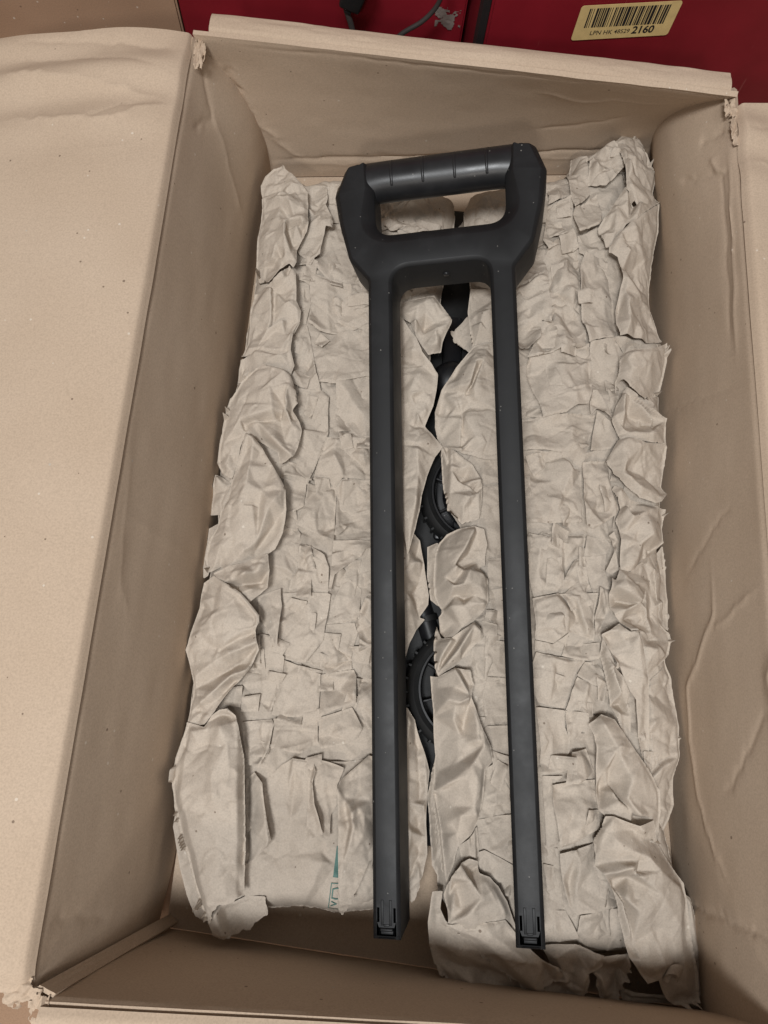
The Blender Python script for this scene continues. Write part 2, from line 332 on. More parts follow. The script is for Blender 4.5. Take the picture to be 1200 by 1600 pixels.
def tri_raster(P3, cons, X, Y):
    """linear interpolation of scattered heights (constrained Delaunay) on the points X, Y"""
    vs = [Vector((float(p[0]), float(p[1]))) for p in P3]
    vo, eo, fo, ov, oe, of = delaunay_2d_cdt(vs, cons, [], 0, 1e-7)
    h = np.full(len(vo), np.nan)
    for i, src in enumerate(ov):
        if src: h[i] = np.mean([P3[j][2] for j in src])
    xy = np.array([(p.x, p.y) for p in vo]); known = ~np.isnan(h)
    for i in np.where(~known)[0]:
        d = np.hypot(*(xy[known] - xy[i]).T) + 1e-9; k = np.argsort(d)[:4]; wt = 1 / d[k]; h[i] = (h[known][k] * wt).sum() / wt.sum()
    H = np.full(X.shape, np.nan); gx, gy = X[:, 0], Y[0]
    for f in fo:
        for k in range(1, len(f) - 1):
            a, b, c = xy[f[0]], xy[f[k]], xy[f[k + 1]]
            det = (b[0] - a[0]) * (c[1] - a[1]) - (c[0] - a[0]) * (b[1] - a[1])
            if abs(det) < 1e-14: continue
            i0, i1 = np.searchsorted(gx, [min(a[0], b[0], c[0]) - 1e-9, max(a[0], b[0], c[0]) + 1e-9]); j0, j1 = np.searchsorted(gy, [min(a[1], b[1], c[1]) - 1e-9, max(a[1], b[1], c[1]) + 1e-9])
            if i1 <= i0 or j1 <= j0: continue
            x, y = X[i0:i1, j0:j1] - a[0], Y[i0:i1, j0:j1] - a[1]
            l1 = (x * (c[1] - a[1]) - (c[0] - a[0]) * y) / det; l2 = ((b[0] - a[0]) * y - x * (b[1] - a[1])) / det
            m = (l1 >= -1e-6) & (l2 >= -1e-6) & (l1 + l2 <= 1 + 1e-6)
            v = h[f[0]] * (1 - l1 - l2) + h[f[k]] * l1 + h[f[k + 1]] * l2
            s = H[i0:i1, j0:j1]; s[m] = v[m]
    if np.isnan(H).any():
        H[np.isnan(H)] = np.nanmean(H) if not np.isnan(H).all() else 0
    return H

crumple('torn_corner', (-.2165, .329, .1655), (.0050, .015, .0030), 5, box, M_CARD_Y)
crumple('torn_corner', (.2165, .323, .1660), (.006, .010, .0035), 15, box, M_CARD_Y)
crumple('torn_corner', (.2190, .302, .1655), (.0045, .015, .003), 17, box, M_CARD_Y)
crumple('torn_corner', (-.2285, -.334, .1660), (.012, .008, .003), 25, box, M_CARD_Y)
crumple('torn_corner', (-.2165, -.342, .1650), (.006, .011, .003), 26, box, M_CARD_Y)

# ------------------------------------------------------------------ crumpled packing paper
# sheet outlines, folds: x, y in 0.1 mm; height (or lift over the layer below) in 0.1 mm
LEFT_BASE=[[-1771,3083],[-1620,3305],[-1359,3186],[-1209,3253],[-1021,3251],[-672,3201],[-232,3211],[74,3134],[94,2954],[49,2559],[7,2140],[-4,1738],[-68,1471],[-42,966],[-92,801],[-46,598],[-111,118],[-173,-174],[-110,-589],[-93,-886],[-126,-1154],[-142,-1415],[-95,-1676],[20,-1961],[75,-2123],[75,-2504],[87,-2735],[50,-2960],[6,-3057],[-187,-3099],[-258,-3138],[-499,-3173],[-769,-3144],[-1059,-3160],[-1341,-3219],[-1544,-3208],[-1641,-3059],[-1775,-2638],[-1816,-2218],[-1838,-1480],[-1824,-853],[-1783,-413],[-1840,268],[-1782,1060],[-1733,1904],[-1758,2515]]
RIGHT_BASE=[[166,2957],[227,3144],[568,3267],[818,3353],[995,3372],[1184,3467],[1210,3694],[1390,3752],[1584,3850],[1729,3981],[1897,3923],[1982,3703],[2014,3482],[2031,3189],[1985,2684],[1941,2197],[1993,1867],[2048,1708],[2009,1225],[2010,853],[1989,197],[1968,-147],[1982,-750],[1997,-962],[2021,-1374],[2036,-1724],[2017,-1969],[1975,-2304],[1940,-2446],[2010,-2761],[2055,-2893],[2066,-3112],[1981,-3311],[1666,-3315],[1279,-3318],[1014,-3323],[772,-3233],[505,-3161],[310,-3098],[203,-2973],[172,-2731],[132,-2322],[156,-1990],[127,-1602],[107,-1403],[110,-1148],[132,-832],[85,-514],[139,-278],[265,-157],[165,-7],[113,305],[78,567],[57,776],[111,1105],[315,1547],[290,1904],[257,2167],[220,2505],[185,2781]]
LEFT_FOLDS=[
["r",[[-607,3003,10],[-244,3013,20],[44,2937,30],[56,2777,30],[-44,2636,20],[-339,2558,20],[-581,2622,10]],[[[-365,2962,50],[-281,2578,20]]],1.0,0,0],
["r",[[-1143,3046,0],[-1011,3059,10],[-1042,2998,20],[-1059,2912,20],[-1004,2681,20],[-1068,2674,20],[-1131,2906,0]],[],1.0,0,0],
["r",[[-1221,2206,30],[-1150,2313,0],[-1120,2506,0],[-1063,2676,0],[-991,2676,10],[-920,2384,10],[-823,2192,10],[-838,2013,20],[-1043,2032,30]],[[[-1075,2469,10],[-984,2097,30]]],0.5,0,0],
["r",[[-1324,2984,0],[-1190,3050,40],[-1145,3019,50],[-1126,2867,50],[-1137,2789,50],[-1064,2637,70],[-1048,2516,80],[-1113,2516,80],[-1143,2265,80],[-1218,2192,70],[-1333,2274,30],[-1371,2345,0],[-1288,2536,10],[-1293,2714,10]],[[[-1287,2721,10],[-1204,2792,10],[-1140,2818,30]],[[-1225,2513,50],[-1113,2516,80]]],0.6,0,0],
["r",[[-844,2012,20],[-825,2146,40],[-731,2050,40],[-597,1978,20],[-571,1600,20],[-684,1578,40],[-794,1593,40]],[],1.0,0,0],
["r",[[-1265,2109,10],[-1228,2079,10],[-1184,1790,10],[-1211,1590,20],[-1268,1591,10],[-1257,1770,10],[-1261,2004,10]],[],0.5,0,0],
["r",[[-1200,1590,0],[-870,1545,0],[-570,1599,0],[-539,1120,40],[-645,1117,40],[-894,1017,50],[-1045,1026,40],[-1141,1389,10]],[[[-880,1532,0],[-889,1019,60]]],0.4,0,0],
["r",[[-1331,1414,0],[-1200,1584,0],[-1139,1378,30],[-1075,1108,40],[-1016,946,50],[-1133,952,40],[-1249,940,30],[-1298,1193,0]],[[[-1275,1211,30],[-1159,1158,10]]],0.5,0,0],
["r",[[-1228,2079,10],[-1045,2051,10],[-814,2008,0],[-596,1971,0],[-575,1669,0],[-687,1620,10],[-863,1534,10],[-988,1525,50],[-1089,1530,80],[-1195,1576,80],[-1170,1709,30]],[[[-1065,2023,30],[-1002,1555,50]],[[-978,2012,10],[-923,1561,20]]],0.35,0,0],
["r",[[-1214,957,0],[-1017,953,20],[-945,898,50],[-922,572,60],[-984,340,50],[-1054,102,50],[-1284,138,20],[-1309,261,0],[-1196,380,0],[-1152,599,0],[-1211,819,0]],[[[-1135,569,50],[-940,584,40]]],0.5,0,0],
["r",[[-895,1025,20],[-871,1068,10],[-645,1131,10],[-510,1137,10],[-472,564,30],[-598,549,40],[-819,513,40],[-864,720,40]],[[[-774,909,60],[-712,686,10],[-648,776,50]],[[-854,736,30],[-711,674,10]]],0.5,0,0],
["r",[[-957,447,0],[-937,532,10],[-597,549,10],[-470,542,10],[-448,204,30],[-566,194,30],[-771,179,40],[-828,96,40],[-898,157,40],[-1016,151,30]],[[[-850,357,50],[-734,404,10],[-613,377,50]],[[-771,182,50],[-579,293,20]],[[-852,510,40],[-841,125,50]]],0.6,0,0],
["r",[[-1259,135,0],[-1067,114,10],[-1067,-99,50],[-1152,-150,50],[-1220,-130,20]],[],0.5,0,0],
["r",[[-1055,103,30],[-814,112,10],[-805,-116,30],[-799,-377,50],[-930,-323,50],[-1120,-256,50],[-1069,-85,40]],[[[-1009,-141,60],[-968,96,20]],[[-842,69,50],[-863,-312,30]]],0.6,0,0],
["r",[[-801,87,20],[-769,162,40],[-598,186,10],[-446,199,10],[-417,-250,30],[-523,-261,40],[-690,-230,40],[-757,-314,50],[-797,-334,50],[-801,-99,30]],[[[-762,145,60],[-753,-107,10],[-753,-295,60]]],0.6,0,0],
["r",[[-1221,-136,0],[-1123,-252,10],[-1074,-321,20],[-1100,-476,30],[-1223,-417,10]],[],0.7,0,0],
["r",[[-1071,-411,10],[-975,-425,10],[-863,-496,30],[-817,-595,40],[-805,-797,30],[-976,-808,20],[-1132,-808,10],[-1114,-705,30],[-1065,-624,40]],[[[-1070,-443,60],[-1066,-655,60],[-1073,-756,40]],[[-1066,-621,20],[-887,-644,20]]],0.6,0,0],
["r",[[-801,-363,10],[-517,-337,20],[-409,-354,10],[-533,-413,40],[-560,-469,40],[-707,-597,40],[-765,-655,40],[-785,-792,40],[-805,-797,30],[-799,-574,20]],[],0.7,0,0],
["r",[[-1172,-821,10],[-1028,-805,10],[-816,-800,10],[-784,-810,20],[-807,-1070,30],[-813,-1183,40],[-938,-1362,50],[-1101,-1343,40],[-1164,-1286,20],[-1159,-1042,10]],[[[-953,-824,30],[-938,-1082,50],[-1017,-1337,30]],[[-869,-841,10],[-879,-1178,40]]],0.5,0,0],
["r",[[-1369,-862,10],[-1189,-789,30],[-1162,-930,50],[-1160,-1289,60],[-1189,-1225,40],[-1281,-1107,10],[-1343,-1005,10]],[],0.4,0,0],
["r",[[-717,-735,10],[-694,-637,0],[-540,-739,20],[-542,-992,50],[-798,-1052,50],[-771,-897,20]],[],0.4,0,0],
["r",[[-799,-1052,10],[-576,-1016,10],[-544,-1096,20],[-580,-1292,40],[-568,-1381,50],[-763,-1454,50],[-797,-1357,40],[-804,-1171,20]],[[[-782,-1369,10],[-589,-1301,10]]],0.4,0,0],
["r",[[-570,-1025,10],[-484,-787,20],[-380,-778,10],[-335,-1438,20],[-442,-1372,40],[-523,-1302,30],[-525,-1153,40]],[[[-462,-894,50],[-517,-1048,20]]],1.2,0,0],
["r",[[-1322,-1287,10],[-1126,-1310,30],[-1103,-1329,40],[-1110,-1492,50],[-1171,-1767,50],[-1263,-1681,20],[-1425,-1546,0],[-1386,-1450,0]],[[[-1417,-1551,20],[-1191,-1715,10]]],0.4,0,0],
["r",[[-1112,-1348,20],[-1041,-1367,10],[-832,-1432,20],[-811,-1436,30],[-802,-1752,50],[-988,-1778,50],[-1157,-1771,40],[-1153,-1592,20]],[[[-973,-1383,20],[-910,-1600,50],[-974,-1763,50]]],0.4,0,0],
["r",[[-806,-1440,10],[-552,-1383,10],[-529,-1432,30],[-518,-1642,50],[-791,-1765,50]],[[[-743,-1695,50],[-639,-1566,10],[-547,-1458,40]]],0.5,0,0],
["r",[[-527,-1451,20],[-335,-1437,10],[-312,-1777,20],[-409,-1831,40],[-496,-1669,40]],[],1.0,0,0],
["r",[[-1380,-1838,10],[-1155,-1804,20],[-1130,-1836,40],[-1140,-1879,50],[-1151,-2029,70],[-1206,-2148,70],[-1292,-2146,40],[-1355,-1974,10]],[[[-1152,-1823,40],[-1221,-2110,20]]],0.5,0,0],
["r",[[-1142,-1798,10],[-920,-1784,10],[-803,-1762,10],[-784,-1954,50],[-912,-2037,70],[-1005,-2033,70],[-1101,-2003,60],[-1134,-2019,60],[-1129,-1855,30]],[[[-929,-1794,20],[-915,-2024,50]]],0.5,0,0],
["r",[[-792,-1766,10],[-545,-1672,10],[-454,-1820,40],[-493,-1907,50],[-597,-1957,50],[-756,-1995,50],[-787,-1927,30]],[],0.5,0,0],
["r",[[-1176,-2271,0],[-1049,-2132,10],[-965,-2075,20],[-842,-2081,20],[-563,-2078,10],[-296,-2014,10],[-227,-3040,30],[-317,-3088,30],[-498,-3172,40],[-663,-3159,40],[-850,-3148,40],[-1033,-3171,40],[-1197,-3201,40],[-1245,-2972,10],[-1293,-2401,0]],[[[-963,-2083,50],[-988,-2425,30],[-986,-2738,20],[-1036,-3146,40]],[[-831,-2093,40],[-809,-2592,40],[-807,-3115,30]],[[-1153,-2300,10],[-977,-2104,20]]],0.35,1,0],
["r",[[-790,-2069,10],[-685,-2085,20],[-569,-2119,30],[-613,-2246,40],[-597,-2373,40],[-643,-2458,30],[-635,-2608,40],[-679,-2602,40],[-742,-2434,20],[-786,-2278,10]],[[[-721,-2225,40],[-647,-2584,30]]],0.5,0,0],
["r",[[-840,-2058,20],[-808,-2073,50],[-780,-2154,60],[-797,-2233,60],[-769,-2380,70],[-689,-2582,60],[-805,-2626,50],[-818,-2387,30],[-835,-2211,20]],[[[-803,-2139,20],[-795,-2366,50]]],0.4,0,0],
["r",[[-1309,-2256,0],[-1243,-2193,40],[-1169,-2263,80],[-1129,-2434,100],[-1063,-2645,110],[-1077,-2689,110],[-1216,-2826,40],[-1249,-2831,0]],[],0.4,0,0],
["r",[[-612,-2243,70],[-564,-2179,40],[-390,-2019,30],[-295,-2037,20],[-251,-2690,50],[-339,-2743,80],[-423,-2952,90],[-495,-3153,80],[-525,-3130,80],[-548,-2902,100],[-572,-2664,110],[-577,-2547,100],[-599,-2350,80]],[[[-612,-2251,90],[-493,-2413,140],[-478,-2487,140],[-530,-2781,120]],[[-552,-2327,60],[-503,-2525,70]],[[-479,-2472,120],[-367,-2339,50]]],0.5,1,0],
["a",[[-1828,-2634,360],[-1815,-2495,380],[-1667,-2807,420],[-1560,-3048,420],[-1465,-3238,420],[-1519,-3260,340],[-1587,-3235,320],[-1665,-3099,330],[-1741,-2913,340]],[],0.4,0,0],
["a",[[-1863,173,340],[-1781,138,380],[-1703,80,420],[-1724,-13,420],[-1758,-179,380],[-1869,-177,300],[-1870,8,310]],[[[-1840,137,420],[-1759,20,360]]],0.6,0,0],
["a",[[-1865,-295,300],[-1758,-245,400],[-1740,-441,420],[-1820,-698,320],[-1858,-725,300],[-1874,-562,300]],[],0.4,0,0],
["a",[[-1777,3029,440],[-1744,3126,450],[-1671,3204,470],[-1597,3223,500],[-1481,3101,600],[-1373,2982,620],[-1313,2906,600],[-1291,2740,620],[-1283,2620,670],[-1265,2510,710],[-1278,2444,670],[-1314,2370,620],[-1352,2273,600],[-1337,2114,680],[-1360,2053,680],[-1397,2088,680],[-1490,2054,620],[-1574,1947,580],[-1682,1993,420],[-1726,2149,400],[-1735,2284,400],[-1742,2372,420],[-1746,2510,420],[-1733,2721,420],[-1752,2917,440]],[[[-1742,2884,500],[-1597,2792,670],[-1484,2756,730],[-1398,2577,710],[-1334,2539,760]],[[-1467,2946,660],[-1425,2895,600],[-1354,2770,590]],[[-1684,2602,530],[-1541,2538,670],[-1438,2531,730],[-1344,2531,760]],[[-1718,2747,480],[-1550,2728,600]],[[-1429,2563,580],[-1455,2479,580],[-1395,2323,560]],[[-1467,2474,730],[-1464,2341,740],[-1394,2192,710]],[[-1724,2476,470],[-1543,2290,680],[-1461,2237,710]],[[-1724,2566,460],[-1557,2473,610]],[[-1710,2280,460],[-1561,2170,660],[-1443,2161,700]],[[-1553,2147,540],[-1484,2193,580],[-1415,2132,660]],[[-1375,2471,720],[-1317,2481,750]],[[-1387,2499,580],[-1314,2479,600]]],0.55,0,1],
["a",[[-1705,1878,420],[-1615,1891,560],[-1526,1913,680],[-1448,1972,740],[-1387,2048,760],[-1370,2018,720],[-1328,1984,720],[-1308,1833,700],[-1299,1719,680],[-1253,1641,660],[-1255,1527,640],[-1292,1441,620],[-1316,1388,600],[-1326,1304,580],[-1356,1230,600],[-1441,1252,600],[-1616,1267,540],[-1752,1242,420],[-1712,1385,420],[-1715,1512,420],[-1726,1705,420]],[[[-1531,1887,600],[-1507,1696,580],[-1495,1532,580],[-1536,1490,580]],[[-1536,1829,720],[-1513,1635,680],[-1516,1521,640]],[[-1515,1863,620],[-1418,1898,680],[-1387,2031,660]],[[-1712,1631,460],[-1516,1521,640]],[[-1504,1844,600],[-1391,1673,720],[-1297,1657,700]],[[-1467,1816,600],[-1386,1735,660]]],0.55,0,1],
["a",[[-1755,1217,420],[-1620,1298,540],[-1526,1457,640],[-1404,1522,710],[-1262,1628,680],[-1250,1547,660],[-1296,1449,660],[-1303,1356,660],[-1303,1254,680],[-1258,1117,660],[-1283,1028,640],[-1361,1085,620],[-1536,1131,580],[-1656,1060,480],[-1761,1002,400],[-1766,1138,400]],[[[-1624,1256,560],[-1383,1185,750],[-1315,1116,700]],[[-1743,1175,430],[-1557,1172,580],[-1393,1213,660]],[[-1461,1456,620],[-1324,1383,720]],[[-1368,1547,640],[-1376,1256,720]]],0.5,0,1],
["a",[[-1527,1114,640],[-1439,1076,720],[-1344,1036,770],[-1276,994,760],[-1215,845,740],[-1190,746,720],[-1230,690,680],[-1163,595,660],[-1135,523,660],[-1156,365,680],[-1184,279,680],[-1244,250,620],[-1298,231,580],[-1325,337,580],[-1407,383,560],[-1525,449,540],[-1619,497,560],[-1654,377,520],[-1659,217,500],[-1703,102,440],[-1787,151,390],[-1847,257,370],[-1844,405,400],[-1833,516,420],[-1823,687,440],[-1798,825,460],[-1711,984,500],[-1618,1061,560]],[[[-1803,415,460],[-1665,591,660],[-1547,605,720],[-1389,655,770],[-1287,662,800],[-1296,882,770],[-1325,1015,780]],[[-1648,578,540],[-1508,586,580],[-1370,593,620],[-1324,652,600]],[[-1508,565,660],[-1336,378,740],[-1192,275,720]],[[-1467,456,580],[-1325,352,600]],[[-1263,648,760],[-1222,553,680],[-1173,366,660]],[[-1289,708,640],[-1322,614,580],[-1268,414,660]],[[-1782,153,420],[-1759,224,520],[-1723,371,520]],[[-1779,193,440],[-1685,164,500]],[[-1245,671,600],[-1169,548,660]],[[-1443,883,740],[-1536,718,700]]],0.5,0,1],
["a",[[-1597,467,700],[-1527,425,720],[-1446,343,660],[-1350,204,680],[-1259,66,720],[-1212,-18,740],[-1191,-177,740],[-1194,-278,700],[-1203,-364,680],[-1254,-496,640],[-1329,-545,600],[-1407,-575,560],[-1508,-620,540],[-1634,-668,520],[-1698,-646,460],[-1802,-699,420],[-1842,-581,400],[-1822,-421,420],[-1761,-321,480],[-1743,-188,500],[-1699,-113,540],[-1678,49,560],[-1642,235,600]],[[[-1578,436,740],[-1522,377,760],[-1526,93,720],[-1557,-131,680]],[[-1675,-161,620],[-1552,-168,680],[-1468,-162,700]],[[-1479,-156,620],[-1420,-168,620],[-1324,-162,760],[-1405,-453,700],[-1511,-541,660],[-1619,-654,560]],[[-1468,-139,640],[-1404,-42,660],[-1265,42,740]],[[-1222,-30,740],[-1293,-144,780],[-1324,-162,760]],[[-1205,-178,700],[-1281,-275,600],[-1423,-515,570]],[[-1665,-182,600],[-1700,-475,580],[-1743,-646,500]]],0.5,0,1],
["a",[[-1740,-709,500],[-1608,-650,600],[-1498,-629,640],[-1350,-559,680],[-1301,-544,680],[-1279,-668,660],[-1281,-808,640],[-1343,-866,620],[-1397,-920,620],[-1431,-951,640],[-1507,-883,620],[-1629,-790,620],[-1693,-758,560]],[[[-1662,-748,600],[-1596,-778,680],[-1465,-737,760],[-1372,-706,740],[-1306,-616,700]],[[-1600,-795,540],[-1497,-797,540],[-1346,-758,560]],[[-1477,-903,600],[-1404,-834,680],[-1313,-817,620]]],0.6,0,0],
["a",[[-1818,-780,420],[-1730,-732,540],[-1619,-794,680],[-1479,-871,720],[-1314,-1037,750],[-1306,-1096,760],[-1331,-1155,700],[-1301,-1254,740],[-1290,-1301,740],[-1326,-1395,680],[-1355,-1458,660],[-1400,-1518,640],[-1471,-1593,620],[-1520,-1668,620],[-1583,-1775,600],[-1650,-1873,560],[-1796,-1899,440],[-1797,-1779,420],[-1790,-1682,420],[-1796,-1570,440],[-1848,-1439,420],[-1894,-1322,420],[-1866,-1165,440],[-1829,-983,440],[-1825,-852,440]],[[[-1796,-912,500],[-1682,-1027,660],[-1695,-1189,640],[-1607,-1300,640]],[[-1861,-1325,480],[-1695,-1189,640]],[[-1773,-1518,520],[-1619,-1396,670],[-1474,-1327,720],[-1306,-1248,780]],[[-1773,-1618,450],[-1604,-1517,520],[-1438,-1410,560],[-1316,-1282,660]],[[-1775,-1788,500],[-1614,-1637,660],[-1474,-1504,740],[-1358,-1452,720]],[[-1305,-1111,800],[-1420,-1163,720],[-1585,-1291,660]],[[-1337,-1168,680],[-1472,-1232,640],[-1589,-1312,620]],[[-1709,-1845,520],[-1579,-1694,540],[-1457,-1542,560]],[[-1519,-927,740],[-1453,-1070,740]]],0.5,0,1],
["a",[[-1470,-3174,440],[-1384,-3114,500],[-1297,-3096,480],[-1216,-3054,460],[-1072,-3046,460],[-1046,-3176,440],[-1111,-3218,440],[-1174,-3280,440],[-1253,-3313,440],[-1326,-3337,460],[-1372,-3342,480],[-1426,-3316,480],[-1452,-3256,480]],[[[-1410,-3163,580],[-1351,-3314,520]],[[-1354,-3172,440],[-1292,-3321,420]]],0.5,1,0],
["a",[[-1797,-1866,460],[-1645,-1891,600],[-1596,-1804,640],[-1538,-1758,680],[-1477,-1745,680],[-1412,-1792,700],[-1376,-1867,720],[-1318,-2069,660],[-1289,-2276,630],[-1250,-2601,600],[-1227,-2861,580],[-1212,-3028,580],[-1247,-3025,660],[-1276,-3051,660],[-1366,-3077,640],[-1427,-3139,580],[-1451,-3234,500],[-1519,-3143,420],[-1574,-3044,400],[-1665,-2824,420],[-1749,-2632,440],[-1809,-2479,440],[-1849,-2327,440],[-1852,-2138,440],[-1823,-1996,440]],[[[-1749,-1931,580],[-1627,-1907,660],[-1500,-1870,740],[-1386,-1826,750]],[[-1779,-1897,480],[-1645,-1864,540],[-1518,-1794,600]],[[-1768,-2146,600],[-1754,-2368,610],[-1627,-2687,610],[-1470,-3084,580]],[[-1539,-2124,730],[-1459,-2598,710],[-1338,-2992,680]],[[-1367,-1978,760],[-1337,-2242,750],[-1301,-2589,710],[-1268,-2991,670]],[[-1465,-1758,720],[-1454,-1795,640],[-1406,-1819,680]]],0.6,1,0],
["a",[[-250,-238,400],[-139,-202,360],[-72,-261,320],[-27,-449,300],[30,-719,300],[29,-801,300],[-39,-910,280],[10,-923,280],[-65,-1025,340],[-115,-1137,380],[-144,-1268,380],[-203,-1273,400],[-267,-599,420]],[[[-169,-492,460],[-51,-606,240],[-103,-726,280]],[[-165,-729,440],[-68,-799,240],[-5,-918,320]],[[-167,-324,440],[-93,-390,260]]],0.8,0,0],
["a",[[-105,-1642,360],[-36,-1736,340],[49,-1957,320],[101,-2116,340],[89,-2327,360],[92,-2488,360],[111,-2711,380],[81,-2868,380],[65,-2931,380],[16,-3060,360],[-64,-3012,360],[-136,-2338,380],[-145,-1669,360]],[[[-84,-1763,440],[-7,-1958,260],[70,-2137,400]],[[-12,-2079,280],[46,-2331,340]],[[-30,-2553,440],[96,-2599,380]],[[58,-2366,440],[25,-2529,260]],[[31,-2707,300],[53,-2884,420]]],0.9,1,0],
["a",[[-459,1851,500],[-304,1877,580],[-90,1931,600],[-20,1816,640],[77,1685,640],[73,1647,640],[34,1554,620],[9,1479,580],[5,1407,500],[-96,1366,500],[-163,1423,560],[-229,1521,600],[-291,1653,580],[-408,1729,540]],[[[-252,1615,740],[-160,1714,660],[-92,1886,640]],[[-241,1643,660],[-191,1599,580],[-152,1623,520],[-67,1645,620],[63,1672,660]],[[-160,1545,580],[-72,1561,700],[30,1607,680]],[[-357,1751,620],[-240,1759,700]],[[-92,1367,560],[-47,1423,640]]],0.5,0,0],
["a",[[-528,1814,540],[-400,1727,600],[-342,1634,660],[-235,1465,700],[-174,1319,720],[-90,1234,700],[-20,1151,660],[-25,1007,620],[-44,865,600],[-104,684,580],[-34,608,580],[58,511,580],[-5,407,600],[-66,225,600],[-99,66,580],[-111,-73,560],[-135,-218,560],[-163,-346,540],[-188,-446,520],[-220,-301,560],[-267,-97,600],[-347,13,580],[-428,130,540],[-490,1063,540]],[[[-364,1143,600],[-215,1108,700],[-42,1137,660]],[[-371,1320,540],[-243,1265,600],[-116,1191,660]],[[-336,995,560],[-232,933,690],[-138,972,660]],[[-333,947,560],[-207,928,600]],[[-258,956,660],[-187,801,580],[-115,683,580]],[[-205,660,560],[-161,719,640]],[[-310,519,600],[-151,492,660],[12,506,600]],[[-306,486,580],[-148,466,640]],[[-169,418,720],[-145,214,700],[-160,-56,680],[-182,-416,560]],[[-287,406,600],[-240,-45,620]]],0.55,0,0]]
